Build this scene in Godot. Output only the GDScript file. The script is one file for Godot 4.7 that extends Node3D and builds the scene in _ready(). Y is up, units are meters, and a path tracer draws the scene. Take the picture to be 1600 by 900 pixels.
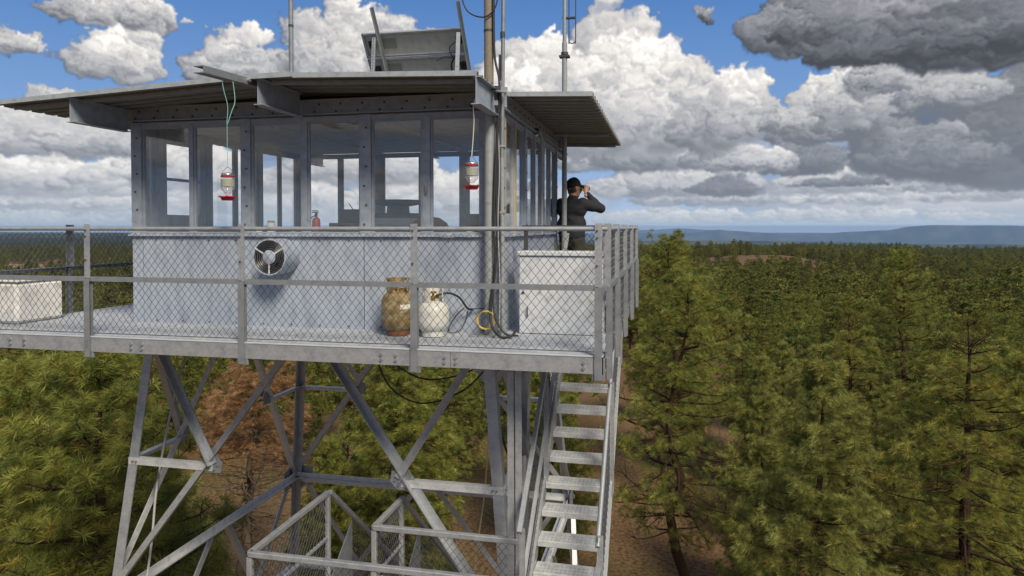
extends Node3D
# A steel fire lookout tower with a glazed cab above a pine forest.  Deck top is y = 0, ground about y = -13.

var M := {}
var used := {}
var rng := RandomNumberGenerator.new()

# ------------------------------------------------------------------ mesh builder
class MB:
	var v := PackedVector3Array()
	var n := PackedVector3Array()
	var c := PackedColorArray()
	var col = null

	func tri(a: Vector3, b: Vector3, d: Vector3) -> void:   # counter-clockwise seen from outside
		var nn := (b - a).cross(d - a).normalized()
		v.push_back(a); v.push_back(d); v.push_back(b)
		n.push_back(nn); n.push_back(nn); n.push_back(nn)
		if col != null:
			c.push_back(col); c.push_back(col); c.push_back(col)

	func quad(a: Vector3, b: Vector3, d: Vector3, e: Vector3) -> void:
		tri(a, b, d); tri(a, d, e)

	func smooth(a: Vector3, b: Vector3, d: Vector3, na: Vector3, nb: Vector3, nd: Vector3) -> void:
		v.push_back(a); v.push_back(d); v.push_back(b)
		n.push_back(na); n.push_back(nd); n.push_back(nb)
		if col != null:
			c.push_back(col); c.push_back(col); c.push_back(col)

	# polygon (counter-clockwise in u, v) pushed from a to b; u is the side direction
	func prof(poly: PackedVector2Array, a: Vector3, b: Vector3, side: Vector3) -> void:
		var w := (b - a).normalized()
		var u := (side - w * side.dot(w)).normalized()
		var q := w.cross(u)
		var k := poly.size()
		for i in k:
			var p := poly[i]
			var r := poly[(i + 1) % k]
			var op := u * p.x + q * p.y
			var orr := u * r.x + q * r.y
			quad(a + op, a + orr, b + orr, b + op)
		var ix := Geometry2D.triangulate_polygon(poly)
		for i in range(0, ix.size(), 3):
			var p0 := poly[ix[i]]
			var p1 := poly[ix[i + 1]]
			var p2 := poly[ix[i + 2]]
			if (p1 - p0).cross(p2 - p0) < 0:
				var t := p1
				p1 = p2
				p2 = t
			var x0 := u * p0.x + q * p0.y
			var x1 := u * p1.x + q * p1.y
			var x2 := u * p2.x + q * p2.y
			tri(b + x0, b + x1, b + x2)
			tri(a + x0, a + x2, a + x1)

	func bar(a: Vector3, b: Vector3, w: float, h: float, side := Vector3.UP) -> void:
		# w along the side direction, h across it, edges slightly broken
		var e := minf(w, h) * 0.12
		var x := w / 2
		var y := h / 2
		prof(PackedVector2Array([Vector2(-x + e, -y), Vector2(x - e, -y), Vector2(x, -y + e), Vector2(x, y - e), Vector2(x - e, y), Vector2(-x + e, y), Vector2(-x, y - e), Vector2(-x, -y + e)]), a, b, side)

	func angle(a: Vector3, b: Vector3, side: Vector3, w: float, t := 0.009, flip := false) -> void:
		# L section: one leg along side, one leg along dir x side (or its opposite)
		var p: PackedVector2Array
		if flip:
			p = PackedVector2Array([Vector2(0, 0), Vector2(0, -w), Vector2(t, -w), Vector2(t, -t), Vector2(w, -t), Vector2(w, 0)])
		else:
			p = PackedVector2Array([Vector2(0, 0), Vector2(w, 0), Vector2(w, t), Vector2(t, t), Vector2(t, w), Vector2(0, w)])
		prof(p, a, b, side)

	func channel(a: Vector3, b: Vector3, side: Vector3, h: float, w: float, t := 0.008) -> void:
		# C section, web of height h across, flanges of length w along the side direction
		var y := h / 2
		prof(PackedVector2Array([Vector2(0, -y), Vector2(w, -y), Vector2(w, -y + t), Vector2(t, -y + t), Vector2(t, y - t), Vector2(w, y - t), Vector2(w, y), Vector2(0, y)]), a, b, side)

	func box(lo: Vector3, hi: Vector3, e := 0.0) -> void:
		if e <= 0.0:
			e = minf(minf(hi.x - lo.x, hi.y - lo.y), hi.z - lo.z) * 0.06
		var m := (lo + hi) / 2
		var s := (hi - lo) / 2
		# chamfered box: six faces, twelve edges, eight corners
		var f := func(i: Vector3, o: int) -> Vector3:
			var r := Vector3(i.x * (s.x - e), i.y * (s.y - e), i.z * (s.z - e))
			r[o] = i[o] * s[o]
			return m + r
		for o in 3:
			var p := (o + 1) % 3
			var q := (o + 2) % 3
			for sg in [-1.0, 1.0]:
				var k: Array[Vector3] = []
				for w in [[-1, -1], [1, -1], [1, 1], [-1, 1]]:
					var i := Vector3.ZERO
					i[o] = sg; i[p] = w[0]; i[q] = w[1]
					k.push_back(f.call(i, o))
				if sg > 0: quad(k[0], k[1], k[2], k[3])
				else: quad(k[0], k[3], k[2], k[1])
			for sp in [-1.0, 1.0]:
				for sq in [-1.0, 1.0]:
					var i0 := Vector3.ZERO
					i0[p] = sp; i0[q] = sq; i0[o] = -1
					var i1 := i0
					i1[o] = 1
					var a: Vector3 = f.call(i0, p); var b: Vector3 = f.call(i1, p)
					var d: Vector3 = f.call(i1, q); var g: Vector3 = f.call(i0, q)
					if (b - a).cross(d - a).dot(i0 + i1) > 0: quad(a, b, d, g)
					else: quad(a, g, d, b)
		for sx in [-1.0, 1.0]:
			for sy in [-1.0, 1.0]:
				for sz in [-1.0, 1.0]:
					var i := Vector3(sx, sy, sz)
					var a: Vector3 = f.call(i, 0); var b: Vector3 = f.call(i, 1); var d: Vector3 = f.call(i, 2)
					if (b - a).cross(d - a).dot(i) > 0: tri(a, b, d)
					else: tri(a, d, b)

	func tube(pts: PackedVector3Array, r, sides := 8, caps := true) -> void:
		var k := pts.size()
		var dir := (pts[1] - pts[0]).normalized()
		var u := dir.cross(Vector3.UP if absf(dir.y) < 0.9 else Vector3.RIGHT).normalized()
		var prev := PackedVector3Array()
		var prevn := PackedVector3Array()
		for i in k:
			var d := (pts[mini(i + 1, k - 1)] - pts[maxi(i - 1, 0)]).normalized()
			u = (u - d * u.dot(d)).normalized()
			var q := d.cross(u)
			var rr: float = r[i] if r is PackedFloat32Array or r is Array else r
			var ring := PackedVector3Array()
			var rn := PackedVector3Array()
			for s in sides:
				var a := TAU * s / sides
				var o := u * cos(a) + q * sin(a)
				rn.push_back(o)
				ring.push_back(pts[i] + o * rr)
			if i > 0:
				for s in sides:
					var t := (s + 1) % sides
					smooth(prev[s], prev[t], ring[t], prevn[s], prevn[t], rn[t])
					smooth(prev[s], ring[t], ring[s], prevn[s], rn[t], rn[s])
			if caps and (i == 0 or i == k - 1) and rr > 0.0005:
				for s in range(1, sides - 1):
					if i == 0: tri(ring[0], ring[s + 1], ring[s])
					else: tri(ring[0], ring[s], ring[s + 1])
			prev = ring
			prevn = rn

	func wire(a: Vector3, b: Vector3, r: float) -> void:   # three-sided, for long meshes
		var d := (b - a).normalized()
		var u := d.cross(Vector3.UP if absf(d.y) < 0.9 else Vector3.RIGHT).normalized()
		var q := d.cross(u)
		var o := [u * r, (-u * 0.5 + q * 0.866) * r, (-u * 0.5 - q * 0.866) * r]
		for s in 3:
			quad(a + o[s], a + o[(s + 1) % 3], b + o[(s + 1) % 3], b + o[s])

	func lathe(prof_: Array, sides := 24, xf := Transform3D()) -> void:   # Vector2(radius, height), rising
		var k := prof_.size()
		for i in k - 1:
			var p: Vector2 = prof_[i]
			var q: Vector2 = prof_[i + 1]
			var e := (q - p)
			if e.length() < 1e-6:
				continue
			var nn := Vector2(e.y, -e.x).normalized()
			var n0 := nn
			var n1 := nn
			if i > 0:
				var e0: Vector2 = (p - prof_[i - 1]).normalized()
				var m0 := Vector2(e0.y, -e0.x)
				if m0.dot(nn) > 0.6: n0 = (m0 + nn).normalized()
			if i < k - 2:
				var e1: Vector2 = (prof_[i + 2] - q).normalized()
				var m1 := Vector2(e1.y, -e1.x)
				if m1.dot(nn) > 0.6: n1 = (m1 + nn).normalized()
			for s in sides:
				var a := TAU * s / sides
				var b := TAU * (s + 1) / sides
				var ca := Vector3(cos(a), 0, sin(a))
				var cb := Vector3(cos(b), 0, sin(b))
				var A := xf * (ca * p.x + Vector3.UP * p.y)
				var B := xf * (cb * p.x + Vector3.UP * p.y)
				var C := xf * (cb * q.x + Vector3.UP * q.y)
				var D := xf * (ca * q.x + Vector3.UP * q.y)
				var bs := xf.basis
				var nA := (bs * (ca * n0.x + Vector3.UP * n0.y)).normalized()
				var nB := (bs * (cb * n0.x + Vector3.UP * n0.y)).normalized()
				var nC := (bs * (cb * n1.x + Vector3.UP * n1.y)).normalized()
				var nD := (bs * (ca * n1.x + Vector3.UP * n1.y)).normalized()
				if q.x > 1e-6: smooth(A, D, C, nA, nD, nC)
				if p.x > 1e-6: smooth(A, C, B, nA, nC, nB)

	func mesh(m: Material, into: ArrayMesh = null) -> ArrayMesh:
		var am := into if into else ArrayMesh.new()
		if v.is_empty():
			return am
		var a := []
		a.resize(Mesh.ARRAY_MAX)
		a[Mesh.ARRAY_VERTEX] = v
		a[Mesh.ARRAY_NORMAL] = n
		if c.size() == v.size():
			a[Mesh.ARRAY_COLOR] = c
		am.add_surface_from_arrays(Mesh.PRIMITIVE_TRIANGLES, a)
		am.surface_set_material(am.get_surface_count() - 1, m)
		return am

# ------------------------------------------------------------------ scene helpers
func numbered(called: String) -> String:
	if not used.has(called):
		used[called] = 0
		return called
	used[called] += 1
	return "%s_%03d" % [called, used[called]]

func tag(o: Node, label: String, category: String, group := "", kind := "") -> Node:
	if label: o.set_meta("label", label)
	if category: o.set_meta("category", category)
	if group: o.set_meta("group", group)
	if kind: o.set_meta("kind", kind)
	return o

func thing(called: String, label: String, category: String, at := Vector3.ZERO, turn := 0.0, group := "") -> Node3D:
	var o := Node3D.new()
	o.name = numbered(called)
	add_child(o)
	o.position = at
	o.rotation.y = turn
	tag(o, label, category, group)
	return o

func obj(called: String, mb: MB, mat: Material, parent: Node = self) -> MeshInstance3D:
	return put(called, mb.mesh(mat), parent)

func put(called: String, mesh: Mesh, parent: Node = self) -> MeshInstance3D:
	var o := MeshInstance3D.new()
	if parent == self:
		o.name = numbered(called)
	else:
		var key := called
		var k := 0
		while parent.has_node(NodePath(key)):
			k += 1
			key = "%s_%03d" % [called, k]
		o.name = key
	o.mesh = mesh
	parent.add_child(o, true)
	return o

func lin(r: float, g: float, b: float) -> Color:
	return Color(r, g, b).linear_to_srgb()

func noise_tex(size: int, freq: float, oct: int, stops: Array, seed_: int, type := FastNoiseLite.TYPE_SIMPLEX_SMOOTH, as_normal := false) -> NoiseTexture2D:
	var f := FastNoiseLite.new()
	f.seed = seed_
	f.noise_type = type
	f.frequency = freq
	f.fractal_octaves = oct
	f.fractal_type = FastNoiseLite.FRACTAL_FBM
	if type == FastNoiseLite.TYPE_CELLULAR:
		f.cellular_return_type = FastNoiseLite.RETURN_CELL_VALUE
		f.cellular_jitter = 1.0
	var t := NoiseTexture2D.new()
	t.width = size
	t.height = size
	t.seamless = true
	t.noise = f
	if not stops.is_empty():
		var g := Gradient.new()
		var o := PackedFloat32Array()
		var c := PackedColorArray()
		for s in stops:
			o.push_back(s[0])
			c.push_back(s[1])
		g.offsets = o
		g.colors = c
		t.color_ramp = g
	return t

func grey(x: float) -> Color:
	return Color(x, x, x)

# a material whose colour is tinted by a pale noise texture laid in world space
func mat(called: String, color: Color, rough: float, metal := 0.0, tex: Texture2D = null, scale := 1.0, bump: Texture2D = null, bump_cm := 0.0) -> StandardMaterial3D:
	var m := StandardMaterial3D.new()
	m.resource_name = called
	m.albedo_color = color
	m.roughness = rough
	m.metallic = metal
	if tex or bump:
		m.uv1_triplanar = true
		m.uv1_world_triplanar = true
		m.uv1_scale = Vector3.ONE * scale
	if tex:
		m.albedo_texture = tex
	if bump:
		m.heightmap_enabled = true
		m.heightmap_texture = bump
		m.heightmap_scale = bump_cm
	M[called] = m
	return m

func V(x: float, y: float, z: float) -> Vector3:
	return Vector3(x, y, z)

# ------------------------------------------------------------------ sky: air and broken cumulus
# each cloud: bearing (0 = -z, towards +x), elevation of its base, its height, its width (degrees), brightness, darkness of the base, flatness
const CLOUDS := [
	[0.3, 0.38, 1.32, 15.2, 0.78, 0.40, 0.90],
	[14.1, 0.48, 1.26, 19.6, 0.78, 0.40, 0.90],
	[-41.8, 0.24, 1.45, 19.0, 0.62, 0.50, 0.90],
	[-21.7, 0.28, 1.79, 21.6, 0.66, 0.55, 0.90],
	[3.7, 1.87, 1.89, 13.0, 0.75, 0.50, 0.70],
	[16.9, 1.83, 1.35, 15.0, 0.88, 0.40, 0.80],
	[22.1, 1.94, 1.49, 6.9, 0.86, 0.40, 0.80],
	[-32.4, 1.24, 3.16, 14.7, 0.95, 0.42, 0.60],
	[-18.7, 1.31, 3.86, 15.5, 0.97, 0.42, 0.60],
	[-45.3, 1.33, 1.74, 11.4, 0.80, 0.35, 0.80],
	[0.8, 2.80, 3.26, 12.2, 0.82, 0.45, 0.50],
	[13.6, 2.77, 2.96, 12.1, 0.85, 0.45, 0.50],
	[20.0, 2.60, 1.48, 10.1, 0.70, 0.30, 0.70],
	[-46.3, 2.39, 3.21, 13.0, 0.86, 0.35, 0.60],
	[-36.9, 3.09, 3.28, 14.2, 0.92, 0.42, 0.50],
	[-24.7, 3.82, 3.26, 13.2, 0.92, 0.42, 0.50],
	[4.2, 2.61, 1.54, 5.5, 0.30, 0.60, 0.80],
	[9.7, 4.19, 2.52, 5.8, 0.34, 0.60, 0.40],
	[12.4, 3.08, 0.84, 6.1, 0.30, 0.60, 0.90],
	[-2.2, 4.86, 3.52, 13.3, 0.62, 0.40, 0.40],
	[6.5, 4.43, 1.94, 6.4, 0.70, 0.50, 0.50],
	[-45.9, 5.20, 3.19, 13.0, 0.70, 0.30, 0.50],
	[2.7, 6.99, 5.80, 10.0, 0.86, 0.50, 0.12],
	[-4.2, 7.93, 9.44, 13.4, 0.90, 0.45, 0.00],
	[-9.9, 9.01, 7.10, 9.9, 0.84, 0.42, 0.00],
	[-14.0, 8.00, 5.72, 8.3, 0.86, 0.50, 0.05],
	[-1.7, 6.62, 7.59, 13.3, 0.80, 0.38, 0.10],
	[-33.7, 10.98, 4.10, 6.3, 0.88, 0.60, 0.05],
	[-31.0, 10.70, 2.67, 12.8, 0.62, 0.50, 0.30],
	[-24.7, 10.78, 7.53, 11.2, 0.92, 0.55, 0.00],
	[-21.7, 10.88, 5.75, 5.1, 0.88, 0.60, 0.00],
	[-41.5, 10.53, 3.65, 5.9, 0.86, 0.42, 0.10],
	[-41.5, 14.10, 2.59, 8.2, 0.80, 0.42, 0.20],
	[-47.6, 11.57, 1.53, 3.2, 0.82, 0.45, 0.25],
	[-45.2, 8.45, 1.10, 3.9, 0.72, 0.50, 0.40],
	[2.7, 15.64, 1.01, 1.3, 0.60, 0.80, 0.20],
	[13.6, 6.51, 2.96, 12.1, 0.42, 0.45, 0.30],
	[19.9, 3.74, 6.45, 11.4, 0.33, 0.45, 0.25],
	[23.2, 3.39, 7.65, 7.6, 0.30, 0.50, 0.20],
	[18.0, 3.99, 3.36, 8.1, 0.36, 0.50, 0.45],
	[11.5, 7.79, 3.44, 5.7, 0.84, 0.45, 0.05],
	[13.6, 8.34, 3.59, 6.1, 0.88, 0.45, 0.00],
	[16.0, 9.71, 2.62, 5.9, 0.72, 0.50, 0.20],
	[19.1, 8.56, 2.98, 6.6, 0.62, 0.45, 0.20],
	[8.8, 7.23, 1.89, 3.4, 0.70, 0.50, 0.30],
	[16.0, 12.94, 4.67, 21.0, 0.36, 0.35, 0.40],
	[11.4, 13.71, 4.35, 11.4, 0.40, 0.40, 0.30],
	[21.3, 11.06, 5.05, 11.2, 0.28, 0.40, 0.40],
	[16.8, 11.81, 2.98, 15.0, 0.25, 0.45, 0.50],
]

const SW := 4096
const SH := 1024
const PPD := 4096.0 / 360.0
var sky_b := PackedFloat32Array()      # brightness of the cloud
var sky_a := PackedFloat32Array()      # how much of it covers the air
var sky_out := []
var sky_warp: FastNoiseLite
var sky_fine: FastNoiseLite

func puff(az: float, el: float, rx: float, ry: float, shade: float, soft: float, strength: float) -> void:
	var sx := rx * PPD / maxf(0.2, cos(deg_to_rad(clampf(el, 0, 80))))
	var sy := ry * PPD
	var cx := az * PPD
	var cy := (90.0 - el) * PPD
	var y0 := maxi(0, int(cy - sy))
	var y1 := mini(SH - 1, int(cy + sy))
	var x0 := int(floor(cx - sx))
	var con := 1.0 if shade > 0.45 else 1.55        # dull clouds show their lumps as much as bright ones
	var x1 := int(cx + sx)
	for j in range(y0, y1 + 1):
		var dy := (cy - j - 0.5) / sy
		var dd := dy * dy
		if dd >= 1.0:
			continue
		var row := j * SW
		var up := shade * (0.74 + 0.34 * dy * con)
		for i in range(x0, x1 + 1):
			var dx := (i + 0.5 - cx) / sx
			var q := dx * dx + dd
			if q >= 1.0:
				continue
			var z := 1.0 - q
			var a := minf(1.0, z / soft) * strength
			var k := row + posmod(i, SW)
			var s := up + shade * con * (0.20 * dx + 0.20 * z)
			sky_b[k] += (s - sky_b[k]) * a
			sky_a[k] += (1.0 - sky_a[k]) * a

func cloud(g: Array, r: RandomNumberGenerator, levels: int) -> void:
	var flat: float = g[6]
	var w: float = g[3]
	var h: float = g[2]
	var lobes := int(clampf(5.0 + 5.0 * w / maxf(h, 1.0) * 0.5, 6, 18))
	var big := []
	for k in lobes:
		var fx := (k + 0.5) / lobes * 2.0 - 1.0 + r.randf_range(-0.12, 0.12)
		var roof := sqrt(maxf(0.05, 1.0 - fx * fx)) * r.randf_range(0.55, 1.0)
		var rad := h * lerpf(0.36, 0.30, flat) * r.randf_range(0.75, 1.2) * lerpf(0.7, 1.0, roof)
		var steps := maxi(1, int(roof * h / maxf(rad, 0.1)))
		for s in steps:
			var t: float = (s + 0.45) / steps * roof
			var wide := rad * lerpf(1.15, 3.2, flat)
			big.append([g[0] + fx * maxf(0.0, w * 0.5 - wide * 0.6), g[1] + t * h * 0.80 + rad * 0.1, wide, rad, t, r.randf_range(0.70, 1.12)])
	big.sort_custom(func(a, b): return a[1] > b[1])
	var lit := func(t: float) -> float: return g[4] * lerpf(1.0 - g[5], 1.0, pow(clampf(t, 0, 1), 0.75))
	for b in big:
		puff(b[0], b[1], b[2], b[3], lit.call(b[4]) * b[5], 0.55, 0.9)
	for lv in levels:
		var next := []
		for b in big:
			var kids := [7, 6, 5][mini(lv, 2)] as int
			for k in kids:
				var ang := r.randf_range(-0.35, PI + 0.35)
				var rr := r.randf_range(0.35, 0.95)
				var rad: float = b[3] * r.randf_range(0.34, 0.6)
				var az: float = b[0] + cos(ang) * b[2] * rr
				var el: float = b[1] + sin(ang) * b[3] * rr
				if el < g[1]:
					continue
				var wide := rad * lerpf(1.05, 2.4, flat)
				var t: float = (el - g[1]) / maxf(h, 0.1)
				var side: float = b[5] * (0.90 + 0.16 * sin(ang) * rr + 0.10 * cos(ang) * rr) * r.randf_range(0.93, 1.06)
				next.append([az, el, wide, rad, t, side])
		next.sort_custom(func(a, b): return a[1] > b[1])
		for b in next:
			puff(b[0], b[1], b[2], b[3], lit.call(b[4]) * b[5], 0.6, [0.72, 0.52, 0.32][mini(lv, 2)])
		big = next
		if big.size() > 900:
			break

func sky_rows_done(k: int) -> void:
	var o := PackedByteArray()
	o.resize(SW * 32 * 4)
	for r in 32:
		var j := k * 32 + r
		var el := 90.0 * (1.0 - (j + 0.5) / SH)
		var hz := exp(-el / 5.0)
		var blue := Color(0.20, 0.38, 0.68).lerp(Color(0.045, 0.155, 0.43), clampf(el / 22.0, 0.0, 1.0)).lerp(Color(0.46, 0.54, 0.66), hz * 0.85)
		var at := r * SW * 4
		var amp := 9.0 / (1.0 + 1.5 * exp(-el / 6.0))
		for i in SW:
			var wx := sky_warp.get_noise_2d(i, j)
			var wy := sky_warp.get_noise_2d(i + 9000.0, j)
			var ii := posmod(i + int(wx * amp * 2.0), SW)
			var jj := clampi(j + int(wy * amp), 0, SH - 1)
			var a := sky_a[jj * SW + ii]
			var col := blue
			if a > 0.01:
				var f := sky_fine.get_noise_2d(i, j)
				a = smoothstep(0.0, 1.0, a + f * 0.14)
				var b := clampf(pow(maxf(0.0, sky_b[jj * SW + ii]), 1.3) * (1.32 + f * 0.08), 0.05, 0.97)
				var warm := clampf((b - 0.12) * 1.8, 0.0, 1.0)
				var cl := Color(b * 0.92, b * 0.97, b * 1.10).lerp(Color(b * 1.03, b * 0.99, b * 0.94), warm)
				cl = cl.lerp(Color(0.46, 0.53, 0.63), hz * 0.5)
				col = col.lerp(cl, a)
			col = col.lerp(Color(0.47, 0.555, 0.63), exp(-el / 0.9) * 0.92)
			o[at] = int(255.0 * clampf(1.055 * pow(col.r, 0.41667) - 0.055, 0, 1))
			o[at + 1] = int(255.0 * clampf(1.055 * pow(col.g, 0.41667) - 0.055, 0, 1))
			o[at + 2] = int(255.0 * clampf(1.055 * pow(col.b, 0.41667) - 0.055, 0, 1))
			o[at + 3] = 255
			at += 4
	sky_out[k] = o

func make_sky() -> PanoramaSkyMaterial:
	var r := RandomNumberGenerator.new()
	r.seed = 77
	sky_b.resize(SW * SH)
	sky_a.resize(SW * SH)
	# the rest of the sky carries the same broken cumulus all round and overhead
	var others := []
	for k in 190:
		var el := r.randf_range(0.0, 1.0)
		el = 0.3 + 75.0 * el * el
		var az := r.randf_range(0.0, 360.0)
		var d := absf(fposmod(az + 12.5 + 180.0, 360.0) - 180.0)
		if d < 46.0 and el < 21.0:
			continue
		var s := clampf(el / 14.0, 0.12, 1.1)
		var dull := r.randf() < 0.3
		others.append([az, el, r.randf_range(6.0, 12.0) * s, r.randf_range(14.0, 24.0) * clampf(s, 0.7, 1.0), r.randf_range(0.3, 0.5) if dull else r.randf_range(0.7, 0.9), r.randf_range(0.3, 0.55), lerpf(0.8, 0.1, clampf(el / 14.0, 0, 1))])
	others.sort_custom(func(a, b): return a[1] < b[1])
	for g in others:
		cloud(g, r, 1)
	for k in 60:                        # thin layers of haze cloud low down, all round
		var az := k * 6.0 + r.randf_range(-3, 3)
		puff(az, r.randf_range(0.5, 8.5), r.randf_range(9, 18), r.randf_range(0.8, 2.2), r.randf_range(0.62, 0.8), 0.9, r.randf_range(0.35, 0.8))
	for g in CLOUDS:
		cloud(g, r, 3)
	sky_warp = FastNoiseLite.new()
	sky_warp.seed = 5; sky_warp.noise_type = FastNoiseLite.TYPE_SIMPLEX_SMOOTH; sky_warp.frequency = 0.035
	sky_warp.fractal_type = FastNoiseLite.FRACTAL_FBM; sky_warp.fractal_octaves = 4; sky_warp.fractal_gain = 0.6
	sky_fine = FastNoiseLite.new()
	sky_fine.seed = 8; sky_fine.noise_type = FastNoiseLite.TYPE_SIMPLEX_SMOOTH; sky_fine.frequency = 0.05
	sky_fine.fractal_type = FastNoiseLite.FRACTAL_FBM; sky_fine.fractal_octaves = 4; sky_fine.fractal_gain = 0.6
	sky_out.resize(32)
	var g := WorkerThreadPool.add_group_task(sky_rows_done, 32)
	WorkerThreadPool.wait_for_group_task_completion(g)
	var px := PackedByteArray()
	for k in 32:
		px.append_array(sky_out[k])
	var below := PackedByteArray()
	below.resize(SW * SH * 4)
	for k in SW * SH:
		below.encode_u32(k * 4, 0xffcfc4b6)
	px.append_array(below)
	sky_out.clear(); sky_b.clear(); sky_a.clear()
	var m := PanoramaSkyMaterial.new()
	m.panorama = ImageTexture.create_from_image(Image.create_from_data(SW, SH * 2, false, Image.FORMAT_RGBA8, px))
	m.filter = true
	return m

func setup() -> void:
	var cam := Camera3D.new()
	cam.name = "camera"
	add_child(cam)
	cam.position = V(3.757, 1.067, 8.972)
	cam.rotation_degrees = V(-1.2, 12.46, 0)
	cam.set_frustum(0.1 * 900.0 / 1101.0, Vector2(0, -0.1 * 71.5 / 1101.0), 0.1, 60000.0)
	cam.current = true
	var e := Environment.new()
	e.background_mode = Environment.BG_SKY
	var s := Sky.new()
	s.sky_material = make_sky()
	e.sky = s
	e.background_energy_multiplier = 0.63
	e.tonemap_mode = Environment.TONE_MAPPER_LINEAR
	e.tonemap_exposure = 1.8
	e.fog_enabled = true
	e.fog_density = 0.00003
	e.fog_light_color = Color(0.66, 0.81, 1.0)
	e.sdfgi_enabled = true
	e.ssao_enabled = true
	e.ssil_enabled = true
	var w := WorldEnvironment.new()
	w.name = "environment"
	w.environment = e
	add_child(w)
	var sun := DirectionalLight3D.new()
	sun.name = "sun"
	add_child(sun)
	sun.light_energy = 0.85
	sun.light_color = Color(1.0, 0.95, 0.86)
	sun.light_angular_distance = 18.0
	sun.shadow_enabled = true
	sun.look_at_from_position(V(0.55, 0.85, 0.7) * 50.0, Vector3.ZERO)

# ------------------------------------------------------------------ materials
func make_materials() -> void:
	var spangle := noise_tex(256, 0.03, 3, [[0.0, grey(0.90)], [0.45, grey(0.95)], [1.0, grey(1.0)]], 3, FastNoiseLite.TYPE_CELLULAR)
	var weather := noise_tex(512, 0.012, 5, [[0.0, Color(0.84, 0.845, 0.85)], [0.4, Color(0.93, 0.935, 0.94)], [0.62, Color(0.97, 0.97, 0.97)], [1.0, Color(1, 0.995, 0.98)]], 4)
	var grime := noise_tex(512, 0.02, 5, [[0.0, Color(0.78, 0.74, 0.68)], [0.25, Color(0.92, 0.91, 0.89)], [0.42, Color(0.97, 0.97, 0.965)], [1.0, Color(1, 1, 1)]], 5)
	var fine := noise_tex(256, 0.08, 4, [[0.0, grey(0.0)], [1.0, grey(1.0)]], 6)
	var rusty := noise_tex(512, 0.014, 5, [[0.0, Color(0.46, 0.34, 0.20)], [0.35, Color(0.58, 0.48, 0.32)], [0.55, Color(0.70, 0.63, 0.48)], [0.72, Color(0.84, 0.80, 0.69)], [1.0, Color(0.68, 0.59, 0.43)]], 7)
	var bark := noise_tex(512, 0.03, 5, [[0.0, Color(0.35, 0.33, 0.31)], [0.5, Color(0.72, 0.68, 0.64)], [1.0, Color(1.0, 0.93, 0.86)]], 8)
	var barkh := noise_tex(256, 0.05, 4, [[0.0, grey(0)], [1.0, grey(1)]], 9)
	var soil := noise_tex(512, 0.02, 6, [[0.0, Color(0.55, 0.50, 0.45)], [0.5, Color(0.82, 0.80, 0.76)], [1.0, Color(1, 1, 1)]], 10)
	var m := mat("galvanised", lin(0.46, 0.485, 0.51), 0.42, 0.5, spangle, 7.0, fine, 0.05)
	m.detail_enabled = true
	m.detail_blend_mode = BaseMaterial3D.BLEND_MODE_MUL
	m.detail_albedo = weather
	m.detail_uv_layer = BaseMaterial3D.DETAIL_UV_2
	m.uv2_triplanar = true
	m.uv2_world_triplanar = true
	m.uv2_scale = Vector3.ONE * 1.1
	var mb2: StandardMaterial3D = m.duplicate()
	mb2.resource_name = "galvanised_lit"
	mb2.albedo_color = lin(0.66, 0.68, 0.69)  # extra light put into the steel colour, for members shaded by the deck
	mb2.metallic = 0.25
	M["galvanised_lit"] = mb2
	mat("galvanised_dull", lin(0.25, 0.27, 0.29), 0.5, 0.35, weather, 1.3, fine, 0.05)
	mat("wire", lin(0.05, 0.055, 0.065), 0.6, 0.3)
	mat("deck_paint", lin(0.43, 0.46, 0.51), 0.55, 0.0, weather, 0.9, fine, 0.06)
	mat("cab_paint", lin(0.355, 0.405, 0.49), 0.55, 0.0, weather, 0.55, fine, 0.04)
	M["cab_paint"].uv1_scale = Vector3(1.3, 0.28, 1.3)      # streaks run down the walls
	mat("frame_paint", lin(0.30, 0.345, 0.41), 0.5, 0.0, weather, 1.2)
	mat("roof_metal", lin(0.19, 0.205, 0.20), 0.55, 0.3, weather, 1.1)
	mat("trim_metal", lin(0.36, 0.40, 0.43), 0.5, 0.2, weather, 1.5)
	mat("inside_paint", lin(0.60, 0.58, 0.53), 0.7, 0.0, weather, 0.7)
	mat("inside_floor", lin(0.22, 0.19, 0.16), 0.7, 0.0, weather, 1.0)
	mat("white_paint", lin(0.56, 0.59, 0.64), 0.5, 0.0, grime, 0.9)
	mat("white_plastic", lin(0.76, 0.76, 0.76), 0.55, 0.0, grime, 0.8)
	mat("tank_white", lin(0.66, 0.66, 0.62), 0.38, 0.0, grime, 2.4)
	mat("tank_rusty", lin(0.62, 0.59, 0.50), 0.6, 0.0, rusty, 1.1, fine, 0.1)
	mat("rust", lin(0.20, 0.085, 0.04), 0.85, 0.0, grime, 4.0)
	mat("brass", lin(0.42, 0.30, 0.12), 0.4, 0.8)
	mat("mast_paint", lin(0.31, 0.335, 0.34), 0.5, 0.15, weather, 2.0)
	mat("mast_rust", lin(0.22, 0.195, 0.155), 0.75, 0.1, grime, 3.0)
	mat("rubber", lin(0.018, 0.018, 0.019), 0.55)
	mat("grey_cable", lin(0.36, 0.37, 0.37), 0.55)
	mat("yellow_hose", lin(0.55, 0.38, 0.06), 0.5)
	mat("teal_cord", lin(0.20, 0.42, 0.42), 0.8)
	mat("pale_cord", lin(0.60, 0.58, 0.52), 0.8)
	mat("tan_rope", lin(0.52, 0.46, 0.28), 0.85)
	mat("red_plastic", lin(0.42, 0.022, 0.035), 0.35)
	mat("red_paint", lin(0.35, 0.05, 0.04), 0.4)
	mat("panel_back", lin(0.52, 0.52, 0.49), 0.6, 0.0, weather, 1.6)
	mat("panel_label", lin(0.27, 0.29, 0.24), 0.6)
	mat("panel_cells", lin(0.01, 0.015, 0.04), 0.12)
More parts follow.
